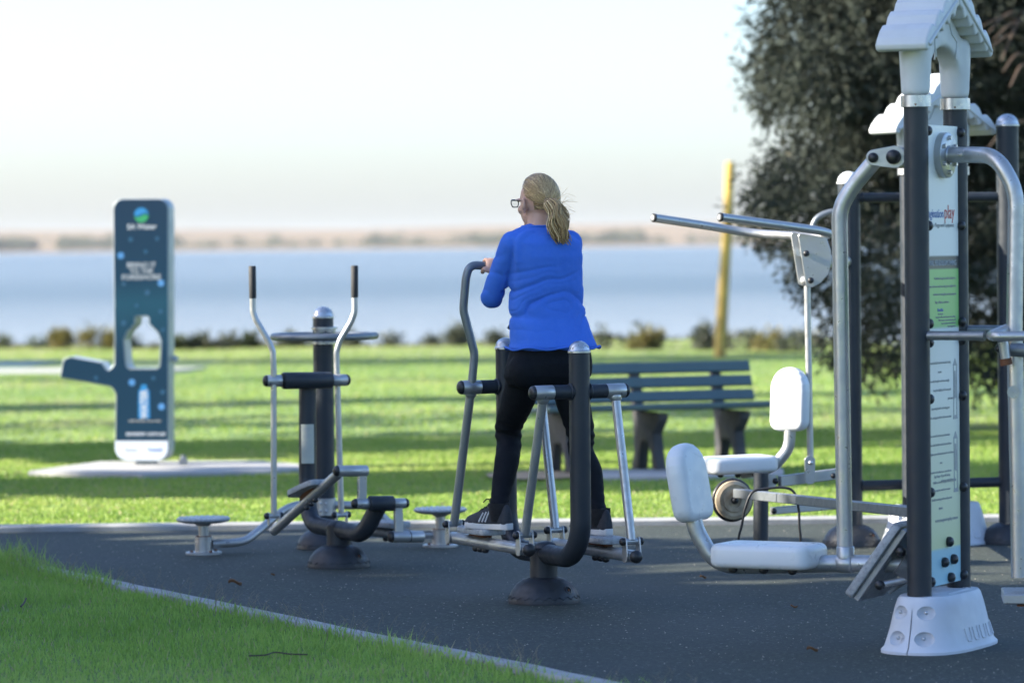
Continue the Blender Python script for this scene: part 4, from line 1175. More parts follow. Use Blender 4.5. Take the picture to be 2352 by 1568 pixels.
for i, t_ in enumerate(ins):
    if t_: ptext(t_, 1.085 - i * 0.0345, 0.0135, M['inkgrey'], (0.075, 0.115, 0.06)[i % 3] if len(t_) > 12 else -0.02, 'RIGHT')
ptext('Age Range: 12 yrs old and up', 0.655, 0.014, M['inkgrey'], 0.06, 'RIGHT'); ptext('Children should be supervised by an adult', 0.632, 0.014, M['inkgrey'], 0.12, 'RIGHT')
ptext('www.imaginationplay.com.au', 0.487, 0.020, M['inkgrey'], 0.135, 'RIGHT')
for zz in (0.98, 0.70):                      # little diagrams: a figure between two lines under an arrow head
    u0 = 0.118
    def pr(pts, m_='inkgrey'):
        mb = MB(); mb.prism(pts, pf + P1 * u0 + Z * zz, P1, Z, 0.0016, 0); put('diagram', mb, M[m_], pn)
    pr([(-0.022, 0.09), (0.022, 0.09), (0.0, 0.118)]); pr([(-0.018, -0.10), (-0.014, -0.10), (-0.014, 0.09), (-0.018, 0.09)]); pr([(0.014, -0.10), (0.018, -0.10), (0.018, 0.09), (0.014, 0.09)])
    pr([(-0.022, -0.115), (0.022, -0.115), (0.018, -0.10), (-0.018, -0.10)]); pr([(-0.008, -0.03), (0.006, -0.035), (0.010, 0.03), (0.003, 0.07), (-0.006, 0.07), (-0.009, 0.03)])
for z_ in (1.962, 1.605, 1.236, 1.165, 0.952, 0.600, 0.262):
    for k in (-1, 1): bolt_cap(pn, pf + P1 * k * (hw - 0.012 if k < 0 else hw + 0.004) + Z * z_, N1, 0.0195)
for u_, z_ in ((0.03, 0.400), (-0.02, 0.325), (0.075, 0.330), (0.045, 0.262)): bolt_cap(pn, pf + P1 * u_ + Z * z_, N1, 0.0195)
# flange and pendulum tube on the right
fc = pf + P1 * 0.0 + Z * at(2160, 357, 14.63).z
fc = pc + Z * at(2150, 357, 14.63).z
mb = MB(); mb.lathe([(0.0865, 0.004), (0.0865, 0.030), (0.084, 0.032), (0.02, 0.032)], fc, N1, 36); fl = put('flange', mb, M['silver'], st, 40)
for k in range(6):
    a = math.radians(30 + 60 * k); q = fc + (P1 * math.cos(a) + Z * math.sin(a)) * 0.066 + N1 * 0.032
    mb = MB(); mb.cyl(q, q + N1 * 0.012, 0.0085, 6); put('bolt', mb, M['steel'], fl)
t0 = fc + N1 * 0.03
def on1(px, py, Y): return at(px, py, Y)
tp = [t0, on1(2223, 356.5, 14.50)]
tp[1] = t0 + N1 * 0.08
tp += [on1(2290, 358, 14.42), on1(2334, 440, 14.38), on1(2330, 757, 14.36), on1(2338.5, 1120, 14.35), on1(2341, 1325, 14.35)]
mb = MB(); mb.tube(fillet(tp, [0.05, 0.20, 0.22, 0.05, 0.05], 10), 0.0305, 24)
weld(mb, t0 + N1 * 0.004, N1, 0.032); put('pendulum_tube', mb, M['silver'], st, 60)
mb = MB(); c = on1(2352, 1367, 14.3); mb.box(c, V(1, -0.1, 0) * 0.16, V(0.1, 1, 0) * 0.30, 0.036, 0.004); put('swing_foot_plate', mb, M['silver'], st)
mb = MB(); mb.cyl(c + V(-0.02, -0.1, -0.03), c + V(-0.02, -0.1, -0.018), 0.02, 14); put('rusty_bolt', mb, M['rust'], st)
# handle bars at hip height
hb = [at(2110, 770.5, 14.45), at(2262, 771, 14.30)]
mb = MB(); mb.tube(hb, 0.0175, 18); put('handle_bar', mb, M['grey'], st, 60)
mb = MB(); mb.tube([at(2197, 757, 14.81), at(2318, 756.5, 14.75)], 0.0165, 18); put('handle_bar', mb, M['grey'], st, 60)
mb = MB(); mb.tube(fillet([at(2330, 748, 14.40), at(2276, 770, 14.28), at(2284, 772, 14.20), at(2420, 771, 14.15)], 0.03, 5), 0.0185, 18); put('swing_handle', mb, M['silver'], st, 60)
mb = MB(); mb.tube([at(2304, 785, 14.28), at(2311, 828, 14.28)], 0.0185, 18); put('stub', mb, M['silver'], st, 60)
mb = MB(); mb.tube([at(2309.5, 823, 14.28), at(2312, 838, 14.28)], 0.0225, 20); put('rusty_stub_cap', mb, M['rust'], st, 40)
mb = MB(); mb.tube([at(2322, 803, 14.34), at(2400, 806, 14.3)], 0.026, 18); put('stub_arm', mb, M['grey'], st, 60)
mb = MB(); mb.ball(at(2295, 800, 14.33), 0.017); put('bolt_cap', mb, M['black'], st, 180)
mb = MB(); q = at(2328, 900, 14.345 - 0.030); mb.lathe([(0.024, 0), (0.024, 0.004), (0.018, 0.004), (0.018, 0.001), (0.006, 0.001), (0.006, 0.005)], q, V(0, -1, 0), 20); put('inspection_ring', mb, M['silver'], st, 40)

# leg press: plate hub, bent hanger, seat beam, seat, back pad
D1 = -N1                                      # swing direction, away to the left
L0 = at(2062, 361, 14.60); L1 = L0 + D1 * 0.0
l1 = L0 + (at(2015, 362.6, 14.62) - L0)
ax1 = -P1
pd = (l1 - L0); dl = pd.length; pd.normalize(); pw = pd.cross(ax1) * -1
if pw.z < 0: pw = -pw
out = []
for a in np.linspace(math.pi / 2, 3 * math.pi / 2, 9): out.append((0.0 + 0.043 * -math.cos(a) * -1, 0.043 * math.sin(a)))
out = [(-0.043 * math.sin(a) , 0.043 * math.cos(a)) for a in np.linspace(0, math.pi, 9)] + [(dl + 0.031 * math.sin(a), -0.031 * math.cos(a)) for a in np.linspace(0, math.pi, 9)]
for off in (0.030, -0.030):
    mb = MB(); mb.prism(out, L0 + ax1 * off, pd, pw, 0.012, 0.002, 1); put('hanger_plate', mb, M['silver'], st)
bolt_cap(st, L0 + ax1 * 0.036, ax1, 0.028); bolt_cap(st, l1 + ax1 * 0.036, ax1, 0.0195)
mb = MB(); mb.cyl(L0 - ax1 * 0.1, L0 + ax1 * 0.034, 0.024, 18); mb.cyl(L0 - ax1 * 0.05, L0 - ax1 * 0.05 + N1 * 0.11, 0.02, 14); put('pivot_axle', mb, M['silver'], st)
tq = [l1 + ax1 * 0.0, at(1957, 430, 14.66), at(1928, 480, 14.67), at(1931, 700, 14.67), at(1941, 1290, 14.67)]
mb = MB(); mb.tube(fillet(tq, [0.5, 0.22, 0.3], 12), 0.0305, 24); put('hanger_tube', mb, M['silver'], st, 60)
bl_, br_ = at(1600, 1180, 14.86), at(2086, 1297, 14.60)
bp = [at(1588, 1150, 14.87), at(1597, 1215, 14.86), at(1645, 1298, 14.84), at(1760, 1297, 14.78), at(1942, 1293, 14.67), at(2100, 1296, 14.57)]
mb = MB(); mb.tube(fillet(bp, [0.2, 0.14, 0.05, 0.05], 10), 0.033, 24); put('seat_beam', mb, M['silver'], st, 60)
tj = at(1942, 1293, 14.67)
mb = MB(); mb.cyl(tj + D1 * 0.034, tj - D1 * 0.034, 0.0365, 24, 0.006); mb.tube([tj + Z * 0.02, tj + Z * 0.062, tj + Z * 0.066], [0.0345, 0.0345, 0.031], 24); put('tee_sleeve', mb, M['silver'], st, 50)
def pad_outline(w, h, r, flat=0.5):
    """upright pad: straight foot, arched head"""
    P = [(-w / 2, 0), (w / 2, 0), (w / 2 * 1.0, h * flat)]
    P += [(w / 2 * math.cos(t), h * flat + (h - h * flat) * math.sin(t) ** 0.85) for t in np.linspace(0.25, math.pi - 0.25, 9)] + [(-w / 2, h * flat)]
    return round_poly(P, [r, r] + [0.02] * (len(P) - 2), 3)
dn = D1
# back pad
bt, tpc = at(1597, 1196, 14.86), at(1566, 1018, 14.88)
upv = (tpc - bt); hgt = upv.length; upv.normalize()
mb = MB(); fn = P1.cross(upv)                    # faces the foot plate
mb.prism(pad_outline(0.245, hgt, 0.05, 0.62), bt + upv * 0.0 + fn * 0.0, P1, upv, 0.082, 0.030, 5); put('back_pad', mb, M['pad'], st, 60)
sc_ = at(1766, 1274, 14.77)
mb = MB(); mb.prism(rect(0.415, 0.25, 0.05, 5), sc_, N1, P1, 0.092, 0.026, 5); put('seat', mb, M['pad'], st, 60)
for u_ in (-0.13, 0.0, 0.12): bolt_cap(st, sc_ + N1 * u_ - Z * 0.048 - P1 * 0.05, -Z, 0.018)
# foot plate
f0, f1 = at(1968, 1364, 14.66), at(2083, 1200, 14.58)
fl_ = (f1 - f0); Lf = fl_.length; fl_.normalize()
fnn = fl_.cross(P1)
mb = MB(); mb.prism(rect(Lf, 0.30, 0.02, 3), (f0 + f1) / 2 + P1 * 0.05, fl_, P1, 0.034, 0.006, 2); fp = put('push_plate', mb, M['tread'], st)
nn = fl_.cross(P1)
mb = MB(); mb.box((f0 + f1) / 2 + P1 * 0.05 - nn * 0.03 * (1 if nn.x < 0 else -1), fl_ * (Lf * 0.96), P1 * 0.26, 0.026, 0.003); put('plate_backing', mb, M['grey'], fp)
bolt_cap(st, at(2071, 1266, 14.50), -P1, 0.019); bolt_cap(st, at(2022, 1343, 14.50), -P1, 0.019)
mb = MB(); mb.cyl(at(2024, 1342, 14.55), at(2100, 1326, 14.55), 0.013, 14); put('plate_strut', mb, M['silver'], st)
mb = MB(); mb.cyl(at(2040, 1360, 14.6), at(2085, 1330, 14.6), 0.010, 12); mb.cyl(at(2068, 1290, 14.56), at(2100, 1310, 14.56), 0.05, 18); put('plate_mount', mb, M['grey'], st)

# ------------------------------------------------------------------ rolling-wheel arm between the stations
wa = thing('roller_arm', 'square metal arm with a worn beige wheel and black cable behind the near seat', 'exercise machine', ground(1745, 1240))
a, b_ = at(1693, 1132, 18.0), at(2150, 1181, 15.6)
wa.location = (at(1745, 1240, 17.7).x, 17.7, 0)
mb = MB(); d = (b_ - a); mb.box((a + b_) / 2, d, Z * 0.042, 0.042, 0.003); put('square_arm', mb, M['grey'], wa)
wc = at(1684, 1148, 18.03)
wd = V(0.28, -0.96, 0).normalized()
mb = MB(); mb.lathe([(0.02, -0.030), (0.074, -0.030), (0.090, -0.018), (0.092, 0.0), (0.090, 0.014), (0.074, 0.022), (0.074, 0.016), (0.058, 0.014), (0.055, 0.022), (0.034, 0.022), (0.031, 0.014), (0.018, 0.016)], wc, wd, 40); wl = put('wheel', mb, M['wheel'], wa, 30)
mb = MB(); mb.tube([wc + (frame(wd)[0] * math.cos(t) + frame(wd)[1] * math.sin(t)) * 0.091 - wd * 0.012 for t in np.linspace(0, 2 * math.pi, 37)], 0.013, 10, False); put('tyre', mb, M['black'], wl, 60)
bolt_cap(wl, wc + wd * 0.018, wd, 0.018)
mb = MB(); mb.tube([at(1748, 1085, 18.2), V(at(1745, 1100, 18.2).x, 18.2, 0)], 0.036, 20); put('support_post', mb, M['dark'], wa, 60)
P = [at(x, y, 17.4) for x, y in [(1757, 1122), (1728, 1130), (1712, 1165), (1704, 1205), (1697, 1245), (1720, 1285), (1770, 1292), (1820, 1285), (1838, 1245), (1836, 1205), (1834, 1165), (1822, 1128), (1795, 1119), (1757, 1122)]]
mb = MB(); mb.tube(spline(P, 6), 0.0058, 8); put('cable', mb, M['cable'], wa, 60)

# ------------------------------------------------------------------ rear station with the overhead press seat
P2 = V(0.80, 0.60, 0); N2 = V(P2.y, -P2.x, 0); S2 = 0.34
C2 = at(2148, 900, 19.55); C2.z = 0
s2 = thing('roofed_station', 'farther sunlit pale-roofed two-post fitness station, half hidden behind the near one', 'exercise machine', (C2.x, C2.y, 0))
Z2 = at(2148, 402, 19.55).z
station_frame(s2, C2, P2, N2, S2, Z2)
mb = MB(); mb.prism(rect(0.30, 1.2, 0.012, 3), C2 + N2 * 0.02 + Z * 1.05, P2, Z, 0.008, 0.001, 1); put('info_panel', mb, M['signpale'], s2)
# ------------------------------------------------------------------ two-height pull-up frame
YB = 19.55
bA, bB = at(1956, 1200, YB), at(2320, 1195, YB + 0.05); bA.z = bB.z = 0
bf = thing('pull_up_frame', 'dark two-post pull-up frame with sunlit overhead press seat and handles, behind the near station', 'exercise machine', ((bA.x + bB.x) / 2, YB, 0))
for b0, py, px in ((bA, 420, 1950), (bB, 288, 2322)):
    top = V(b0.x, b0.y, at(px, py, b0.y).z)
    mb = MB(); mb.tube([b0 + Z * 0.05, top], 0.057, 28); put('post', mb, M['dark'], bf, 60)
    post_cap(bf, top, 0.057, 'pad' if b0 is bA else 'steel'); dome_base(bf, b0, 0.96)
for y0, y1, r_ in ((454.5, 452, 0.0245), (1115, 1106, 0.026)):
    a, b_ = at(1956, y0, YB), at(2320, y1, YB + 0.05)
    mb = MB(); mb.tube([a, b_], r_, 18); weld(mb, a.lerp(b_, 0.067), b_ - a, r_ + 0.002); weld(mb, b_.lerp(a, 0.067), b_ - a, r_ + 0.002); put('crossbar', mb, M['dark'], bf, 60)
mb = MB(); mb.tube(spline([at(1866, 522, YB), at(1874, 505, YB), at(1890, 493, YB), at(1915, 486, YB), at(1950, 484, YB)], 6), 0.016, 14); put('curved_handle', mb, M['grey'], bf, 60)

Yq = 18.35
mb = MB(); mb.prism(pad_outline(0.20, 0.305, 0.045, 0.62), at(1813, 989, Yq), V(0.80, -0.60, 0).normalized(), V(0.03, 0, 1).normalized(), 0.075, 0.028, 5); put('back_pad', mb, M['pad'], bf, 60)
mb = MB(); mb.prism(rect(0.35, 0.25, 0.05, 5), at(1693, 1066, Yq), V(0.93, 0.33, 0.02).normalized(), V(-0.33, 0.93, 0).normalized(), 0.078, 0.024, 5); put('seat', mb, M['pad'], bf, 60)
mb = MB(); mb.tube(fillet([at(1815, 985, Yq), at(1812, 1030, Yq), at(1775, 1073, Yq), at(1700, 1086, Yq)], [0.12, 0.1], 8), 0.028, 20); put('seat_tube', mb, M['silver'], bf, 60)
for px in (1655, 1695, 1735): bolt_cap(s2, at(px, 1088, Yq - 0.03), -Z, 0.015)
a, b_ = at(1790, 1105, Yq), at(1925, 1087, Yq + 0.1)
mb = MB(); mb.box((a + b_) / 2, b_ - a, Z * 0.052, 0.036, 0.004); put('lever_arm', mb, M['silver'], bf)
bolt_cap(s2, at(1781, 1104, Yq - 0.04), V(0, -1, 0), 0.015); bolt_cap(s2, at(1914, 1092, Yq - 0.0), V(0, -1, 0), 0.014)
mb = MB(); mb.cyl(at(1770, 1105, Yq - 0.03), at(1770, 1105, Yq + 0.05), 0.032, 18); put('lever_pivot', mb, M['silver'], bf)
a, b_ = at(1770, 1173, Yq), at(1925, 1160, Yq + 0.1)
mb = MB(); mb.box((a + b_) / 2, b_ - a, Z * 0.036, 0.03, 0.004); put('lower_arm', mb, M['silver'], bf); bolt_cap(s2, at(1778, 1173, Yq - 0.03), V(0, -1, 0), 0.014)
for dy in (-0.03, 0.03):
    mb = MB(); mb.prism(round_poly([(-0.022, -0.07), (0.022, -0.07), (0.026, 0.05), (0.0, 0.075), (-0.026, 0.05)], 0.018, 4), at(1860, 1078, Yq + dy), V(1, 0.1, 0), Z, 0.008, 0.001, 1); put('rod_bracket', mb, M['silver'], bf)
bolt_cap(s2, at(1862, 1062, Yq - 0.035), V(0, -1, 0), 0.011, 'bolt', 'steel')
mb = MB(); mb.tube([at(1854, 650, Yq), at(1861.5, 1062, Yq)], 0.0155, 18); put('pull_rod', mb, M['silver'], bf, 60)
dpl = [(1832, 535), (1898, 545), (1908, 575), (1909, 605), (1902, 630), (1885, 650), (1865, 660), (1851, 656)]
for k, dy in ((0, -0.04), (1, 0.04)):
    o_ = at(1870, 600, Yq + dy); q = []
    for x, y in dpl:
        w_ = at(x - 17 * k, y - 3 * k, Yq + dy); q.append((w_.x - o_.x, w_.z - o_.z))
    mb = MB(); mb.prism(round_poly(q, 0.012, 3), o_, V(1, 0, 0), Z, 0.012, 0.002, 1); pl2 = put('pivot_plate', mb, M['silver'], bf)
for x, y in ((1852, 582), (1862, 644)):
    bolt_cap(s2, at(x, y, Yq - 0.05), V(0, -1, 0), 0.015)
mb = MB(); mb.cyl(at(1838, 580, Yq - 0.03), at(1838, 580, Yq + 0.04), 0.02, 16); mb.ball(at(1850, 645, Yq), 0.026); put('plate_spacer', mb, M['silver'], bf)
hp = [at(1656, 499, 18.0), at(1878, 529, 18.28), at(1908, 537, 18.34), at(1880, 545, 18.42), at(1725, 536, 18.62), at(1640, 521, 18.60), at(1503, 500.5, 18.42)]
mb = MB(); mb.tube(fillet(hp, [0.6, 0.03, 0.03, 0.25, 0.6], 8), 0.0205, 20); hd = put('press_handle', mb, M['silver'], bf, 60)
for q0, q1 in ((hp[0], hp[1]), (hp[6], hp[5])):
    d = (q0 - q1).normalized(); mb = MB(); mb.cyl(q0 - d * 0.004, q0 + d * 0.010, 0.0215, 18, 0.003); put('end_cap', mb, M['black'], hd)
    mb = MB(); mb.cyl(q0 + d * 0.008, q0 + d * 0.0115, 0.013, 14); put('end_plug', mb, M['steel'], hd)
mb = MB(); mb.tube([at(1896, 600, Yq + 0.05), at(1942, 600, 19.5)], 0.03, 16); put('pivot_beam', mb, M['silver'], bf, 60)
mb = MB(); mb.tube([at(1925, 1087, Yq + 0.1), at(1943, 1088, 19.5)], 0.024, 16); put('seat_frame', mb, M['silver'], bf, 60)
mb = MB(); mb.tube([at(1925, 1160, Yq + 0.1), at(1943, 1158, 19.5)], 0.020, 16); put('seat_frame', mb, M['silver'], bf, 60)

# ------------------------------------------------------------------ park bench
BX = V(0.945, 0.327, 0).normalized(); BF = V(BX.y, -BX.x, 0)       # along the bench, towards its front
B0 = ground(1490, 1080); B0.z = 0
bn = thing('park_bench', 'blue-green slatted park bench with dark cast legs on the lawn behind the woman', 'bench', B0)
L_ = 1.72
def bpt(u, f, z): return B0 + BX * u + BF * f + Z * z
ucen = 0.02
for i, (f, z) in enumerate([(-0.245, 0.690), (-0.208, 0.592), (-0.172, 0.496)]):
    mb = MB(); n_ = (BF * 0.93 + Z * 0.36).normalized(); w_ = n_.cross(BX) * 1
    mb.box(bpt(ucen - 0.03, f, z), BX * L_, (Z * 0.93 - BF * 0.36).normalized() * 0.076, 0.034, 0.005); put('back_slat', mb, M['bench'], bn)
for i, f in enumerate([-0.06, 0.06, 0.18, 0.30]):
    mb = MB(); mb.box(bpt(ucen + 0.0, f, 0.425 + 0.008 * i), BX * L_, BF * 0.105, 0.036, 0.006); put('seat_slat', mb, M['bench'], bn)
for u in (-0.63, 0.0, 0.60):
    prof = [(0.29, 0.40), (-0.16, 0.40), (-0.20, 0.56), (-0.270, 0.72), (-0.305, 0.71), (-0.24, 0.46), (-0.20, 0.33), (-0.19, 0.12), (-0.25, 0.0), (-0.11, 0.0), (-0.09, 0.10), (-0.05, 0.20), (0.08, 0.20), (0.14, 0.10), (0.16, 0.0), (0.26, 0.0), (0.205, 0.14), (0.175, 0.26), (0.28, 0.35)]
    mb = MB(); mb.prism(round_poly(prof, 0.014, 2), bpt(u, 0, 0.0), BF, Z, 0.075, 0.010, 2); put('leg_support', mb, M['benchleg'], bn)

# ------------------------------------------------------------------ drinking fountain tower
YS = 27.0
tb = at(334, 1075, YS); tb.z = 0
ft = thing('drinking_fountain', 'tall dark blue water refill tower with bottle-shaped cutout and side arm, left of the machines', 'drinking fountain', tb)
SU = V(0.985, -0.17, 0).normalized(); SN = SU.cross(Z)            # along the face; SN points out of the face
O = at(326, 760, YS)
def fpt(px, py):
    """pixel to face coordinates (a design grid of the tower's face)"""
    w_ = at(px, py, YS) - O
    return (w_.x / SU.x, w_.z)
out = [fpt(262, 1058), fpt(388, 1058), fpt(388, 456), fpt(258, 456), fpt(261, 836), fpt(246, 852), fpt(232, 832), fpt(158, 819), fpt(141, 826), fpt(133, 868), fpt(255, 889), fpt(264, 905)]
rad = [0.09, 0.09, 0.075, 0.075, 0.035, 0.012, 0.015, 0.02, 0.012, 0.012, 0.035, 0.04]
out = round_poly(out, rad, 5)
bott = [fpt(291, 845), fpt(366, 845), fpt(369, 783), fpt(362, 765), fpt(341, 744), fpt(341, 727), fpt(311, 727), fpt(311, 744), fpt(293, 762), fpt(285, 780)]
bott = round_poly(bott, [0.03, 0.03, 0.02, 0.03, 0.02, 0.015, 0.015, 0.02, 0.03, 0.02], 4)
TH = 0.17
bdy = MB(); bdy.prism(out, O - SN * TH / 2, SU, Z, TH, 0.007, 3)
cut = MB(); cut.prism(bott, O - SN * TH / 2, SU, Z, TH * 2, 0)
me = evald(bdy, [('BOOLEAN', dict(operation='DIFFERENCE', solver='EXACT', object=cut))]); fin(me, 35)
body = put('tower_body', me, M['signwhite'], ft)
mfp, nt, b = nodes('printed_blue_face')
v = pos(nt); sp = nt.nodes.new('ShaderNodeSeparateXYZ'); nt.links.new(v, sp.inputs[0])
mr = nt.nodes.new('ShaderNodeMapRange'); mr.inputs[1].default_value = 0.2; mr.inputs[2].default_value = 1.95; nt.links.new(sp.outputs[2], mr.inputs[0])
nt.links.new(ramp(nt, mr.outputs[0], [(0, (0.005, 0.030, 0.058)), (0.35, (0.005, 0.030, 0.062)), (0.55, (0.010, 0.058, 0.095)), (0.65, (0.006, 0.034, 0.068)), (1, (0.010, 0.030, 0.062))]), b.inputs['Base Color'])
b.inputs['Roughness'].default_value = 0.4; b.inputs['Specular IOR Level'].default_value = 0.25
def inset(o, d):
    """outline moved inwards"""
    n_ = len(o); r_ = []
    ar = sum(o[i - 1][0] * o[i][1] - o[i][0] * o[i - 1][1] for i in range(n_)); sg = 1 if ar > 0 else -1
    for i in range(n_):
        a_, b__, c_ = Vector(o[i - 1]), Vector(o[i]), Vector(o[(i + 1) % n_])
        t_ = (c_ - a_).normalized(); r_.append((b__.x - sg * t_.y * d, b__.y + sg * t_.x * d))
    return r_
zb = fpt(300, 1012)[1]
face_o = [q for q in inset(out, 0.0055)]
# the blue print ends in a straight line above the pale foot panel
fb = MB(); fb.prism(face_o, O + SN * 0.001, SU, Z, 0.005, 0)
cut2 = MB(); cut2.prism(inset(bott, -0.010), O, SU, Z, 0.1, 0)
cut3 = MB(); cut3.box(O + Z * (zb - 1.0), SU * 4, SN * 0.2, 2.0, 0)
me = evald(fb, [('BOOLEAN', dict(operation='DIFFERENCE', solver='EXACT', object=cut2)), ('BOOLEAN', dict(operation='DIFFERENCE', solver='EXACT', object=cut3))]); fin(me, 35)
fc_ = put('blue_face', me, mfp, ft)
fb = MB(); fb.prism(face_o, O + SN * 0.0005, SU, Z, 0.005, 0)
cut4 = MB(); cut4.box(O + Z * (zb + 1.5 - 0.001), SU * 4, SN * 0.2, 3.0, 0)
me = evald(fb, [('BOOLEAN', dict(operation='DIFFERENCE', solver='EXACT', object=cut4))]); fin(me, 35)
put('pale_foot_panel', me, M['signpale'], ft)
def fpos(px, py): 
    q = fpt(px, py); return O + SU * q[0] + Z * q[1] + SN * 0.0046
def disc(px, py, r, m, half=None):
    k = np.linspace(0, 2 * math.pi, 25)[:-1] if half is None else np.linspace(half[0], half[1], 16)
    mb = MB(); mb.prism([(r * math.cos(t), r * math.sin(t)) for t in k], fpos(px, py), SU, Z, 0.0012, 0); put('print_mark', mb, M[m], fc_)
# emblem: blue over green with a wave between
r_ = 0.052
w_ = [(r_ * 0.98 * x, 0.010 * math.sin(x * 3.0) + 0.002) for x in np.linspace(-1, 1, 12)]
mb = MB(); mb.prism([(r_ * math.cos(t), r_ * math.sin(t)) for t in np.linspace(0.02, math.pi - 0.02, 18)] + w_[1:-1], fpos(325, 494), SU, Z, 0.0012, 0); put('print_mark', mb, M['inkcyan'], fc_)
mb = MB(); mb.prism([(r_ * math.cos(t), r_ * math.sin(t)) for t in np.linspace(math.pi + 0.1, 2 * math.pi - 0.1, 18)] + [(x, y - 0.008) for x, y in w_[::-1][1:-1]], fpos(325, 494), SU, Z, 0.0012, 0); put('print_mark', mb, M['inkgreen'], fc_)
def ftext(bd, px, py, s_, m_='inkwhite', bold=0.002, par=None):
    text(bd, s_, fpos(px, py), SU, Z, M[m_], par or fc_, 'lettering', 'CENTER', bold)
ftext('SA Water', 326, 521, 0.052, bold=0.0012); ftext('BRING IT', 325, 609, 0.052, bold=0.0004); ftext('TO THE', 325, 623, 0.048, bold=0.0004); ftext('FORESHORE', 325, 637, 0.052, bold=0.0004)
ftext('refill here for free water', 333, 966, 0.024, 'inkgrey', 0.0004); ftext('sawater.com.au', 335, 995, 0.046, bold=0.001)
for px, py, rr, m_ in [(277, 587, 0.024, 'inkdot'), (371, 650, 0.024, 'inkdot'), (303, 878, 0.024, 'inkdot'), (372, 933, 0.024, 'inkdot'), (335, 578, 0.014, 'inkdim'), (300, 550, 0.016, 'inkdim'), (362, 548, 0.014, 'inkdim'), (339, 672, 0.018, 'inkdim'), (314, 702, 0.014, 'inkdim'), (370, 715, 0.016, 'inkdim'), (284, 742, 0.018, 'inkdim'), (376, 757, 0.014, 'inkdim'), (353, 868, 0.014, 'inkdim'), (375, 900, 0.016, 'inkdim'), (219, 868, 0.014, 'inkdim'), (284, 652, 0.014, 'inkdim')]:
    disc(px, py, rr, m_)
bo = [fpt(318, 960), fpt(345, 960), fpt(344, 898), fpt(338, 890), fpt(337, 883), fpt(325, 883), fpt(324, 890), fpt(318.5, 898)]
b0_ = fpt(331, 920); mb = MB(); mb.prism([(x - b0_[0], y - b0_[1]) for x, y in bo], fpos(331, 920), SU, Z, 0.0012, 0); put('print_mark', mb, M['inkcyan'], fc_)
q = fpos(332, 928) + SN * 0.001
text('WATER', 0.068, q, Z, -SU, M['inkwhite'], fc_, 'lettering', 'CENTER', 0.003, 0.86)
ftext('Fleurieu', 300, 1033, 0.026, 'inkgrey', 0.0004, ft.children[0]); ftext('Council', 356, 1032, 0.032, 'inkblue', 0.0006, ft.children[0])
mb = MB(); mb.box(tb + V(0, 0.1, 0.10), SU * 0.135, SN * 0.10, 0.26, 0.006); put('stem', mb, M['signwhite'], ft)
mb = MB(); q = O - SN * TH / 2 + SU * (fpt(388, 825)[0] + 0.01) + Z * fpt(388, 825)[1]; mb.cyl(q, q + SU * 0.035, 0.024, 16, 0.004); put('tap_button', mb, M['signwhite'], ft)
dp = at(421, 1078, 26.9); dp.z = 0
mb = MB(); mb.box(V(dp.x, 26.9, 0.045), V(0.055, 0, 0), V(0, 0.06, 0), 0.07, 0.008); mb.cyl(V(dp.x, 26.9, 0.075), V(dp.x, 26.9, 0.10), 0.018, 12)
tag(put('ground_tap', mb, M['grey'], loc=(dp.x, 26.9, 0)), 'small grey tap box on the concrete slab right of the blue tower', 'tap')

# ------------------------------------------------------------------ small litter on rubber and grass
def leaf(px, py, s, label, rot):
    c = ground(px, py, 0.004); mb = MB(); u = V(math.cos(rot), math.sin(rot), 0); w = V(-u.y, u.x, 0)
    top = []; 
    for i in range(7):
        t = i / 6; hw_ = s * 0.34 * math.sin(math.pi * (0.06 + 0.9 * t)) ; zc = 0.012 * math.sin(t * 5 + rot) * s / 0.05 * 0.6 + 0.012
        top.append([c + u * (t - 0.5) * s - w * hw_ + Z * (zc + 0.010 * s / 0.05), c + u * (t - 0.5) * s + Z * zc, c + u * (t - 0.5) * s + w * hw_ + Z * (zc + 0.012 * s / 0.05)])
    R_ = [mb.ring(r) for r in top]
    for a_, b__ in zip(R_, R_[1:]):
        for j in range(2): mb.f.append((a_[j], a_[j + 1], b__[j + 1], b__[j]))
    k = len(mb.v)
    o = put('dry_leaf', mb, M['leaf'], loc=(c.x, c.y, 0)); md = o.modifiers.new('solid', 'SOLIDIFY'); md.thickness = 0.0012
    tag(o, label, 'leaf', 'dry leaves on the rubber')
leaf(540, 1346, 0.062, 'curled brown leaf on the rubber left of the elliptical trainer base', 0.2)
leaf(627, 1326, 0.028, 'tiny brown leaf fragment on the rubber nearest the elliptical trainer base', 0.9)
leaf(857, 1205, 0.05, 'brown leaf on the rubber behind the right pedal of the elliptical trainer', 2.6)
leaf(795, 1245, 0.030, 'small leaf beside the dome base of the twister', 1.2)
leaf(1615, 1332, 0.035, 'small tan leaf on the rubber right of the walking machine', 0.5)
leaf(1660, 1305, 0.03, 'small pale leaf under the near seat', 2.2)
leaf(1866, 1500, 0.045, 'brown leaf lying on the rubber left of the pale base boot', 0.3)
leaf(1824, 1400, 0.03, 'thin brown leaf on the open rubber in front of the leg press', 2.9)
def stick(label, pts, r):
    P = [ground(x, y, 0.022) for x, y in pts]; mb = MB(); mb.tube(spline(P, 5), r, 6)
    tag(put('stick', mb, M['stick'], loc=(P[0].x, P[0].y, 0)), label, 'stick')
stick('long dark twig lying in the near grass', [(571, 1505), (610, 1503), (632, 1497), (668, 1501), (706, 1502)], 0.0028)
stick('pale forked twig lying in the grass at the far left', [(48, 1392), (55, 1384), (60, 1373)], 0.004)
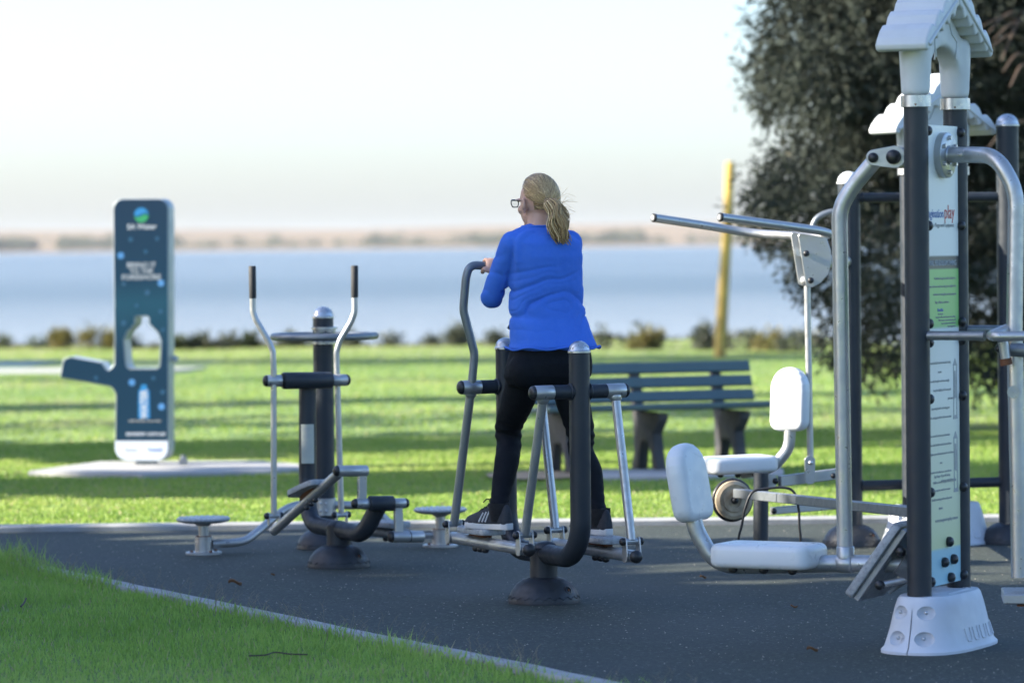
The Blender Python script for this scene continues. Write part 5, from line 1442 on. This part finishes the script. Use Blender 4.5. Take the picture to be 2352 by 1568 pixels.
# ================================================================== WOMAN
wm = thing('person', 'woman with blond ponytail in blue top and black leggings striding on the walking machine', 'person', (MID.x, MID.y, 0))
M['skin'] = mat('skin', (0.60, 0.34, 0.24), 0.5, 0, 0.25, 20, (0.55, 0.24, 0.16))
M['shirt'] = mat('blue_jersey', (0.050, 0.160, 0.60), 0.85, 0, 0.3, 14, (0.030, 0.11, 0.50), 0.25, 900, spec=0.25)
M['legging'] = mat('black_leggings', (0.0065, 0.008, 0.011), 0.75, 0, 0.3, 10, (0.011, 0.013, 0.016), 0.15, 900, spec=0.12)
M['shoe'] = mat('charcoal_shoe_mesh', (0.022, 0.024, 0.030), 0.75, 0, 0.5, 40, (0.05, 0.052, 0.058), 0.5, 500)
M['sole'] = mat('white_shoe_sole', (0.60, 0.58, 0.56), 0.6, 0, 0.5, 25, (0.42, 0.40, 0.38))
M['sock'] = mat('black_sock', (0.009, 0.009, 0.010), 0.9)
M['glasses'] = mat('dark_glasses_frame', (0.02, 0.022, 0.025), 0.3)
mh, nt, b = nodes('blond_hair')
a_ = nt.nodes.new('ShaderNodeAttribute'); a_.attribute_name = 'tint'
nt.links.new(ramp(nt, a_.outputs['Fac'], [(0, (0.15, 0.080, 0.030)), (0.5, (0.40, 0.245, 0.100)), (0.85, (0.62, 0.42, 0.19)), (1, (0.80, 0.60, 0.33))]), b.inputs['Base Color'])
b.inputs['Roughness'].default_value = 0.42; b.inputs['Specular IOR Level'].default_value = 0.6
M['hair'] = mh

def sect(c, a, bb, U=None, F=None, n=28, e=2.3):
    U = U or RT; F = F or FW
    return [c + U * (a * math.copysign(abs(math.cos(t)) ** (2 / e), math.cos(t))) + F * (bb * math.copysign(abs(math.sin(t)) ** (2 / e), math.sin(t))) for t in np.linspace(0, 2 * math.pi, n + 1)[:-1]]
YM = 16.66
def wpt(px, py, dy=0.0): return at(px, py, YM + dy)
def hx(half, b_):
    A = half / (FPX / YM); q = max(A * A - (b_ * 0.41) ** 2, (0.55 * A) ** 2)
    return math.sqrt(q) / 0.91
# (py, centre px, half width px, depth, forward shift)
TOR = [(518, 1238, 30, 0.052, 0.02), (528, 1239, 46, 0.072, 0.01), (540, 1243, 68, 0.092, 0.0), (557, 1249, 81, 0.104, -0.01), (590, 1252, 83, 0.112, -0.01), (640, 1254, 82, 0.112, 0.0), (690, 1255, 83, 0.108, 0.0), (730, 1256, 87, 0.112, -0.01), (765, 1260, 93, 0.122, -0.025), (788, 1262, 98, 0.131, -0.035), (800, 1262, 101, 0.134, -0.035)]
def torso(mb, k=0.0, last=99):
    R_ = []
    for py, px, hf, bb, sh in TOR[:last]:
        c = wpt(px, py, 0.0) + FW * sh
        R_.append(sect(c, hx(hf, bb) - k, bb - k))
    mb.loft(R_); return mb
SHL, SHR = wpt(1179, 561, -0.05), wpt(1307, 559, 0.07)
ELL = wpt(1127, 686, 0.04)
hdL, hdir = HAND[-1]
hdR, hdirR = HAND[1]
WRL = hdL + V(0.035, -0.045, -0.035)
ELR = wpt(1300, 682, 0.20); WRR = hdR + V(0.06, -0.04, -0.03)
HPL, HPR = wpt(1211, 845, -0.06), wpt(1300, 845, 0.04)
pL, pR = PEDAL[-1], PEDAL[1]
TOE = V(-0.58, 0.81, 0).normalized()
ANL = wpt(1146, 1172, 0.02); ANR = wpt(1378, 1205, -0.12)
KNL = wpt(1169, 992, 0.20); KNR = wpt(1334, 1010, 0.08)
def limbs(mb, pts, rad, n=20, per=8):
    P = spline(pts, per); r_ = np.interp(np.linspace(0, len(pts) - 1, len(P)), range(len(pts)), rad)
    mb.tube(P, list(r_), n); mb.ball(pts[0], rad[0]); mb.ball(pts[-1], rad[-1]); return mb
def arm(mb, sh, el, wr, k=0.0, r=(0.060, 0.054, 0.047, 0.0475, 0.040, 0.033)):
    q = [sh, sh.lerp(el, 0.45), sh.lerp(el, 0.86), el + (wr - el) * 0.10 + (el - sh) * 0.02, el.lerp(wr, 0.55), wr]
    return limbs(mb, q, [x - k for x in r], per=6)
def leg(mb, hp, kn, an, k=0.0):
    q = [hp, hp.lerp(kn, 0.45), kn + Z * 0.03, kn - Z * 0.05, kn.lerp(an, 0.38) - TOE * 0.012, kn.lerp(an, 0.72), an + Z * 0.02]
    return limbs(mb, q, [x - k for x in (0.088, 0.075, 0.061, 0.055, 0.056, 0.045, 0.039)], per=6)

# --- body: head, neck, trunk, limbs, hands as one skin
bd = MB()
HC = wpt(1235, 463, 0.05)
HF = V(-0.66, 0.745, -0.08).normalized(); HL = HF.cross(Z).normalized() * -1; HL = -HF.cross(Z).normalized() if False else Z.cross(HF).normalized()   # HL = her left
HU = HF.cross(HL)
if HU.z < 0: HU = -HU
H = lambda f, l, u: HC + HF * f + HL * l + HU * u
bd.ell(H(-0.008, 0, 0.012), [HF * 0.092, HL * 0.072, HU * 0.098], 28, 18)          # skull
bd.ell(H(0.022, 0, -0.044), [HF * 0.066, HL * 0.060, HU * 0.074], 24, 14)          # jaw and cheeks
bd.ell(H(0.062, 0, -0.098), [HF * 0.024, HL * 0.028, HU * 0.020], 14, 10)          # chin
bd.ell(H(0.098, 0, -0.035), [HF * 0.016, HL * 0.012, HU * 0.022], 12, 8); bd.ell(H(0.092, 0, -0.014), [HF * 0.010, HL * 0.009, HU * 0.026], 12, 8)   # nose
for s in (-1, 1):
    bd.ell(H(0.082, s * 0.030, 0.014), [HF * 0.012, HL * 0.026, HU * 0.008], 12, 8)  # brow
    bd.ell(H(0.058, s * 0.042, -0.030), [HF * 0.020, HL * 0.020, HU * 0.022], 12, 8) # cheekbone
    bd.ell(H(0.004, s * 0.079, -0.018), [HF * 0.018, HL * 0.011, HU * 0.035], 14, 10); bd.ell(H(-0.008, s * 0.092, -0.010), [HF * 0.013, HL * 0.007, HU * 0.027], 14, 10)   # ears
bd.ell(H(0.082, 0, -0.068), [HF * 0.009, HL * 0.022, HU * 0.007], 12, 8); bd.ell(H(0.080, 0, -0.078), [HF * 0.009, HL * 0.020, HU * 0.007], 12, 8)  # lips
nk0, nk1 = wpt(1240, 545, 0.02), H(-0.012, 0, -0.055)
bd.tube([nk0, nk0.lerp(nk1, 0.5), nk1], [0.066, 0.056, 0.056], 22)
torso(bd, 0.016)
R_ = [sect(wpt(px, py) + FW * sh, hx(hf, bb) - 0.016, bb - 0.014) for py, px, hf, bb, sh in [(795, 1258, 84, 0.11, -0.03), (840, 1252, 92, 0.118, -0.03), (880, 1247, 80, 0.10, -0.02)]]
bd.loft(R_)
arm(bd, SHL, ELL, WRL, 0.011); arm(bd, SHR, ELR, WRR, 0.011)
leg(bd, HPL, KNL, ANL, 0.010); leg(bd, HPR, KNR, ANR, 0.010)
for an, pd_ in ((ANL, pL), (ANR, pR)):
    zf = pd_.z + 0.045
    limbs(bd, [an, V(an.x, an.y, zf + 0.01), V(an.x, an.y, zf) + TOE * 0.08, V(an.x, an.y, zf - 0.01) + TOE * 0.15], [0.034, 0.034, 0.030, 0.022], per=5)
def hand(mb, wr, hp, hd, inward):
    """palm behind the bar, four fingers over and round it, thumb beneath; hd along the bar"""
    pd_ = (hp - wr); pd_ -= hd * pd_.dot(hd); pd_.normalize()           # from the wrist towards the bar
    up = hd.cross(pd_); up = up if up.z > 0 else -up
    kn = hp - pd_ * 0.020 + up * 0.026
    pc_ = wr.lerp(kn, 0.58)
    fd = (kn - wr).normalized(); nm = hd.cross(fd).normalized()
    mb.ell(pc_, [fd * 0.050, hd * 0.041, nm * 0.015], 18, 10)
    mb.tube([wr, wr.lerp(pc_, 0.6)], [0.022, 0.021], 14)
    for i, (ln_, r_) in enumerate(((0.92, 0.0086), (1.0, 0.0090), (0.95, 0.0086), (0.78, 0.0075))):
        o_ = hp + hd * ((1.5 - i) * 0.0195 * inward)
        P = [pc_ + hd * ((1.5 - i) * 0.017 * inward) + fd * 0.02]
        for t in np.linspace(0.35, 0.35 + 3.6 * ln_, 7): P.append(o_ + (-pd_ * math.cos(t) + up * math.sin(t)) * 0.0275)
        mb.tube(spline(P, 4), [r_ * 1.1] * 9 + [r_] * (len(spline(P, 4)) - 10) + [r_ * 0.7], 10)
    tb_ = pc_ - fd * 0.02 + hd * 0.034 * inward
    P = [tb_, tb_ + hd * 0.022 * inward + fd * 0.018 - up * 0.008, hp + hd * 0.045 * inward - pd_ * 0.020 - up * 0.020, hp + hd * 0.030 * inward - up * 0.030 + pd_ * 0.008]
    mb.tube(spline(P, 4), [0.0125] * 5 + [0.0105] * 5 + [0.0095] * 2 + [0.007], 12)
hand(bd, WRL, hdL, hdir, -1); hand(bd, WRR, hdR, hdirR, -1)
me = evald(bd, [('REMESH', dict(mode='VOXEL', voxel_size=0.0046)), ('SMOOTH', dict(iterations=3, factor=0.5))]); fin(me, 180)
body = put('body', me, M['skin'], wm)

def wrinkle(me, fn):
    n_ = len(me.vertices); co = np.empty(n_ * 3, np.float32); me.vertices.foreach_get('co', co); co = co.reshape(-1, 3)
    nr = np.empty(n_ * 3, np.float32); me.vertices.foreach_get('normal', nr); nr = nr.reshape(-1, 3)
    co += nr * fn(co, nr)[:, None]; me.vertices.foreach_set('co', co.ravel()); me.update()

# --- blue top
sh = MB(); torso(sh, 0.0)
arm(sh, SHL, ELL, WRL.lerp(ELL, 0.12)); arm(sh, SHR, ELR, WRR.lerp(ELR, 0.12))
for a_, b_, r0_, r1_ in ((wpt(1226, 536, 0.01), SHL, 0.048, 0.052), (wpt(1246, 535, 0.02), SHR, 0.048, 0.050)):
    limbs(sh, [a_, a_.lerp(b_, 0.5) + Z * 0.003, b_], [r0_, 0.052, r1_])
sh.ell(wpt(1215, 585, -0.085), [RT * 0.075, FW * 0.03, Z * 0.11]); sh.ell(wpt(1290, 585, -0.055), [RT * 0.075, FW * 0.03, Z * 0.11])     # shoulder blades
me = evald(sh, [('REMESH', dict(mode='VOXEL', voxel_size=0.0056)), ('SMOOTH', dict(iterations=10, factor=0.6))])
o_ = np.array(wpt(1252, 690)); rt_ = np.array(RT)
def fsh(co, nr):
    d = co - o_; u = d @ rt_; w = d[:, 2]
    px = 1252 + u * 0.92 * FPX / YM; py = 690 - w * FPX / YM
    tor_ = np.clip((px - 1160) / 12, 0, 1) * np.clip((1345 - px) / 10, 0, 1)
    # folds sweep up to the right, fanning from the left waist; flatter towards the hem
    x = (px - 1165) / 180.0; y = (py - 690) / 110.0
    wv = vnoise(px + 900, py + 900, 0.012) * 2 - 1; wv2 = vnoise(px + 300, py + 1200, 0.03) * 2 - 1
    ph = (py + 0.50 * (px - 1165) * np.clip(1.15 - 0.35 * (py - 600) / 100.0, 0.25, 1.4)) / 17.0 + 2.6 * wv + 0.7 * wv2
    s1 = np.abs(np.sin(ph * 0.95)); fold = 0.55 - 1.6 * (1 - s1) ** 2.2; s2 = np.abs(np.sin(ph * 2.3 + 1.3 * wv2 + 0.7)); fold = fold - 0.5 * (1 - s2) ** 2.5
    env = np.exp(-((py - 690) / 62.0) ** 2) * (0.55 + 0.6 * vnoise(px + 50, py, 0.018)) * (1 - 0.25 * x)
    dsp = 0.0115 * fold * env * tor_
    hemf = np.clip((py - 735) / 55, 0, 1); dsp += 0.0055 * hemf * np.sin(px / 11.0 + 1.5 * wv) * 0.6
    dsp += 0.0045 * np.exp(-((py - 798) / 9.0) ** 2)
    slv = np.clip((1165 - px) / 8, 0, 1)
    dsp += slv * 0.0026 * (0.4 - 1.5 * (1 - np.abs(np.sin((py - 0.45 * px) / 12.0 + 3.5 * wv2))) ** 2) * (np.exp(-((py - 640) / 40.0) ** 2) + 0.5)
    # sleeve seam
    dsp -= 0.004 * np.exp(-((px - 1171 - (py - 600) * 0.05) / 2.2) ** 2) * np.clip((690 - py) / 20, 0, 1) * np.clip((py - 535) / 20, 0, 1) * (nr[:, 1] < 0.2)
    dsp += 0.0018 * (vnoise(px * 1.0, py, 0.09) - 0.5)
    return dsp.astype(np.float32)
wrinkle(me, fsh); fin(me, 180)
top = put('blue_top', me, M['shirt'], wm)
# hem band, stitched edge and neck rib
c_ = wpt(1262, 798) + FW * -0.035
mb = MB(); R_ = sect(c_, hx(104, 0.137) + 0.006, 0.143, n=48); mb.tube([q + Z * (0.006 * math.sin(i * 0.9)) for i, q in enumerate(R_ + [R_[0]])], 0.0042, 6, False); put('hem', mb, M['shirt'], top, 60)
c_ = wpt(1238, 520) + FW * 0.02
mb = MB(); R_ = sect(c_, hx(30, 0.052) + 0.006, 0.060, n=36); mb.tube(R_ + [R_[0]], 0.0055, 8, False); put('neck_rib', mb, M['shirt'], top, 60)
mb = MB(); q = wpt(1171, 752, -0.02); mb.box(q, V(-0.016, 0, 0.010), V(0.008, 0, 0.016), 0.002, 0); put('side_tag', mb, M['black'], top)

# --- leggings
lg = MB()
R_ = [sect(wpt(px, py) + FW * sh_, hx(hf, bb), bb, n=32) for py, px, hf, bb, sh_ in [(775, 1258, 82, 0.105, -0.025), (800, 1257, 90, 0.118, -0.03), (835, 1254, 98, 0.125, -0.035), (862, 1250, 100, 0.120, -0.035), (884, 1247, 86, 0.098, -0.03)]]
lg.loft(R_)
leg(lg, HPL, KNL, ANL); leg(lg, HPR, KNR, ANR)
lg.ell(wpt(1210, 850, -0.11), [RT * 0.085, FW * 0.075, Z * 0.085]); lg.ell(wpt(1300, 850, -0.05), [RT * 0.085, FW * 0.075, Z * 0.085])
me = evald(lg, [('REMESH', dict(mode='VOXEL', voxel_size=0.0062)), ('SMOOTH', dict(iterations=8, factor=0.6))])
kn = np.array(KNL)
def flg(co, nr):
    d = co - kn; w = d[:, 2]
    s = np.sin((w + 0.35 * d[:, 0]) * 150 + 3 * vnoise(co[:, 0] * 10 + 40, w * 10 + 40, 1.0))
    return (0.0030 * s * (np.exp(-((w + 0.01) / 0.06) ** 2) + 0.5 * np.exp(-((w + 0.30) / 0.06) ** 2)) + 0.002 * (vnoise(co[:, 0] * 30 + 30, co[:, 2] * 30, 1.0) - 0.5)).astype(np.float32)
wrinkle(me, flg); fin(me, 180)
put('leggings', me, M['legging'], wm)

# --- shoes and socks
def shoe(an, pd_, toe, side):
    t_ = toe.normalized(); s_ = V(t_.y, -t_.x, 0)
    b0 = V(an.x, an.y, pd_.z) - t_ * 0.068
    L = 0.268
    prof = [(-0.0, 0.020), (0.03, 0.031), (0.08, 0.032), (0.13, 0.034), (0.19, 0.045), (0.225, 0.043), (0.252, 0.030), (0.266, 0.012)]
    outl = [(x, w) for x, w in prof] + [(x, -w * (0.92 if x > 0.1 else 1)) for x, w in prof[::-1]]
    mb = MB(); mb.prism(round_poly(outl, 0.008, 2), b0 + Z * 0.015, t_, s_, 0.029, 0.004, 2)
    so_ = put('shoe', None or MB().loft([]) if False else None, None, wm) if False else None
    up = MB(); rr = []
    for x, wd_, h0 in [(0.002, 0.018, 0.062), (0.012, 0.028, 0.085), (0.035, 0.032, 0.092), (0.065, 0.033, 0.088), (0.095, 0.034, 0.088), (0.125, 0.035, 0.078), (0.160, 0.039, 0.060), (0.195, 0.043, 0.046), (0.225, 0.041, 0.036), (0.250, 0.030, 0.027), (0.264, 0.013, 0.014)]:
        ring_ = []
        for a in np.linspace(0, 2 * math.pi, 21)[:-1]:
            ca, sa = math.cos(a), math.sin(a)
            ring_.append(b0 + t_ * x + s_ * (wd_ * (1.0 - 0.28 * max(sa, 0)) * math.copysign(abs(ca) ** 0.8, ca)) + Z * (0.026 + (h0 * (sa ** 0.75 if sa > 0 else 0.0)) + (0.004 * sa if sa < 0 else 0)))
        rr.append(ring_)
    up.loft(rr)
    me_ = evald(up, [('SUBSURF', dict(levels=1, render_levels=1))]); fin(me_, 180)
    sh_ = put('shoe', me_, M['shoe'], wm)
    put('sole', mb, M['sole'], sh_)
    for sd in (-1, 1):                       # three pale stripes on the flank
        for k in range(3):
            x = 0.118 + k * 0.018
            P = []
            for f in np.linspace(0.05, 1.0, 6):
                zz = 0.030 + f * (0.050 - k * 0.004)
                xx = x - f * 0.018
                hh = np.interp(xx, [0.095, 0.125, 0.160, 0.195], [0.088, 0.078, 0.060, 0.046]); wd_ = np.interp(xx, [0.095, 0.125, 0.16, 0.195], [0.034, 0.035, 0.039, 0.043])
                q = min(0.98, (zz - 0.026) / hh); sa = q ** (1 / 0.75); ca = math.sqrt(max(0, 1 - sa * sa))
                P.append(b0 + t_ * xx + s_ * sd * (wd_ * (1 - 0.28 * sa) * ca ** 0.8 + 0.0012) + Z * zz)
            st_ = MB(); st_.tube(P, 0.0036, 6); put('stripe', st_, M['sole'], sh_, 60)
    lc = MB()
    for k in range(5):
        x = 0.095 + k * 0.018; zz = 0.026 + np.interp(x, [0.095, 0.125, 0.160, 0.195], [0.088, 0.078, 0.060, 0.046]) + 0.001
        lc.tube([b0 + t_ * x + s_ * 0.020 + Z * (zz - 0.008), b0 + t_ * (x + 0.004) + Z * (zz + 0.002), b0 + t_ * x - s_ * 0.020 + Z * (zz - 0.008)], 0.0028, 6)
    k0 = b0 + t_ * 0.105 + Z * 0.118
    lc.tube(spline([k0, k0 + t_ * 0.02 + Z * 0.016 + s_ * 0.012, k0 + t_ * 0.038 + Z * 0.004 + s_ * 0.02, k0 + t_ * 0.014 - Z * 0.006], 4), 0.0026, 6)
    lc.tube(spline([k0, k0 + t_ * 0.02 + Z * 0.014 - s_ * 0.012, k0 + t_ * 0.036 - Z * 0.002 - s_ * 0.022], 4), 0.0026, 6)
    put('laces', lc, M['sock'], sh_, 60)
    sk = MB(); sk.tube([V(an.x, an.y, pd_.z + 0.035), V(an.x, an.y, pd_.z + 0.075), V(an.x, an.y, pd_.z + 0.115), an + Z * 0.03], [0.036, 0.044, 0.047, 0.046], 18); put('sock', sk, M['sock'], wm, 60)
shoe(ANL, pL, V(-0.72, 0.69, 0), -1)
shoe(ANR, pR, V(-0.60, 0.80, 0), 1)

# --- glasses
gl = MB()
def lens(l0):
    P = [(0.022, 0.014), (0.024, -0.004), (0.016, -0.018), (-0.014, -0.018), (-0.022, -0.004), (-0.020, 0.014)]
    P = round_poly(P, 0.007, 3)
    return [H(0.112 - 0.12 * abs(l0 + a) ** 1.3, l0 + a, 0.004 + c) for a, c in P]
for s in (-1, 1):
    q = lens(s * 0.034); gl.tube(q + [q[0]], 0.0024, 8, False)
    gl.tube([H(0.106, s * 0.058, 0.014), H(0.085, s * 0.076, 0.013), H(0.02, s * 0.080, 0.006), H(-0.012, s * 0.082, -0.006)], [0.0026, 0.0026, 0.0022, 0.0018], 8)
gl.tube([H(0.112, -0.011, 0.010), H(0.114, 0, 0.013), H(0.112, 0.011, 0.010)], 0.0022, 8)
gf = put('glasses', gl, M['glasses'], wm, 60)
mgl, nt, b = nodes('lens_glass'); b.inputs['Base Color'].default_value = (0.6, 0.65, 0.62, 1); b.inputs['Roughness'].default_value = 0.03; b.inputs['Alpha'].default_value = 0.18
for s in (-1, 1):
    mb = MB(); q = lens(s * 0.034); r_ = mb.ring(q); mb.f.append(tuple(r_)); put('lens', mb, mgl, gf)

# --- hair: scalp shell, combed strands drawn to the tie, ponytail
TIE = wpt(1256, 463, -0.045)
RX, RL, RU = 0.100, 0.0805, 0.107
hc = H(-0.010, 0, 0.012)
def onsk(d, k=1.0): return hc + HF * d[0] * RX * k + HL * d[1] * RL * k + HU * d[2] * RU * k
dT = Vector(((TIE - hc).dot(HF) / RX, (TIE - hc).dot(HL) / RL, (TIE - hc).dot(HU) / RU)).normalized()
TIE = onsk(dT, 1.06)
hv, hq, ht = [], [], []
def strand(P, r0, r1, tint, n=4):
    mb = MB(); m = len(P); mb.tube(P, [r0 + (r1 - r0) * i / (m - 1) for i in range(m)], n)
    k = len(hv); hv.extend(mb.v); hq.extend([tuple(i + k for i in f) for f in mb.f]); ht.extend([tint] * len(mb.f))
def hairline(d):
    """True where hair grows, in skull directions (front, left, up)"""
    f, l, u = d
    if u > 0.75: return True
    lim = 0.50 + 0.42 * max(0.0, u) - 0.42 * min(1.0, abs(l)) + (0.35 * u if u < 0 else 0)
    return f < lim - 0.10 and u > -0.62 - 0.25 * f and not (abs(l) > 0.70 and u < 0.08 and f > -0.42)
shell = MB(); nU, nV = 44, 30
idx = {}
for i in range(nV + 1):
    for j in range(nU):
        t = -math.pi / 2 + math.pi * i / nV; a = 2 * math.pi * j / nU
        d = (math.cos(t) * math.cos(a), math.cos(t) * math.sin(a), math.sin(t))
        idx[i, j] = len(shell.v); shell.v.append(onsk(d, 0.985))
for i in range(nV):
    for j in range(nU):
        t = -math.pi / 2 + math.pi * (i + 0.5) / nV; a = 2 * math.pi * (j + 0.5) / nU
        if hairline((math.cos(t) * math.cos(a), math.cos(t) * math.sin(a), math.sin(t))):
            shell.f.append((idx[i, j], idx[i, (j + 1) % nU], idx[i + 1, (j + 1) % nU], idx[i + 1, j]))
k = len(hv); hv.extend(shell.v); hq.extend([tuple(x + k for x in f) for f in shell.f]); ht.extend([0.25] * len(shell.f))
cnt = 0
while cnt < 620:
    d = Vector(rng.normal(size=3)).normalized()
    if not hairline(d) or d.angle(dT) < 0.12: continue
    cnt += 1
    ang = d.angle(dT); ax = d.cross(dT)
    if ax.length < 1e-6: continue
    ax.normalize(); P = []; m = 9; ti = min(1, max(0, rng.normal(0.5, 0.20))); wob_ = rng.normal() * 0.10; ph = rng.uniform(0, 6)
    for i in range(m):
        f = i / (m - 1); q = Matrix.Rotation(ang * f * 0.985, 3, ax) @ d
        q = (q + ax * wob_ * math.sin(math.pi * f)).normalized()
        kk = 1.0 + 0.022 * math.sin(math.pi * min(1, f * 1.2)) + 0.008 * math.sin(ph + f * 5) + 0.045 * f ** 4
        P.append(onsk(q, kk))
    strand(P, 0.0034, 0.0022, ti)
# ponytail, falling and swinging to the right
tail = [TIE, wpt(1268, 463, -0.085), wpt(1279, 492, -0.10), wpt(1283, 525, -0.105), wpt(1293, 563, -0.10)]
ts = spline(tail, 6)
for i in range(330):
    a = rng.uniform(0, 2 * math.pi); rad = math.sqrt(rng.random()); ti = min(1, max(0, rng.normal(0.54, 0.22)))
    end = rng.uniform(0.72, 1.0); m = int(len(ts) * end); P = []; ph = a * 2 + rng.normal() * 0.5; fly = rng.normal() * 0.010
    for q in range(m):
        f = q / (len(ts) - 1); sp_ = 0.010 + 0.036 * min(1, f * 2.4) * (1 - 0.38 * f)
        wv = 0.0085 * math.sin(f * 14 + ph) * min(1, f * 3)
        P.append(ts[q] + V(1, 0, 0) * (math.cos(a) * rad * sp_ + wv + fly * f) + V(0, 1, 0) * math.sin(a) * rad * sp_ * 0.8 + Z * (rad * 0.010 * math.sin(a * 3) - 0.008 * f * rng.random()))
    strand(P, 0.0032, 0.0018, ti)
for i in range(26):      # flyaways
    P0 = ts[rng.integers(3, 14)]; d = V(rng.uniform(0.3, 1), rng.normal() * 0.4, rng.normal() * 0.5).normalized(); l = rng.uniform(0.04, 0.085)
    strand([P0 + d * 0.025, P0 + d * (0.03 + l * 0.5) + Z * rng.normal() * 0.008, P0 + d * (0.03 + l) - Z * rng.uniform(0, 0.02)], 0.0009, 0.0005, 0.8, 3)
me = bpy.data.meshes.new('hair'); me.from_pydata(hv, [], hq)
at2 = me.attributes.new('tint', 'FLOAT', 'FACE'); at2.data.foreach_set('value', np.array(ht, np.float32)); fin(me, 180)
hr = put('hair', me, M['hair'], wm)
mb = MB(); mb.tube([TIE + (frame(ts[1] - ts[0])[0] * math.cos(t) + frame(ts[1] - ts[0])[1] * math.sin(t)) * 0.0135 for t in np.linspace(0, 2 * math.pi, 15)], 0.005, 8, False); put('hair_tie', mb, M['black'], hr, 60)
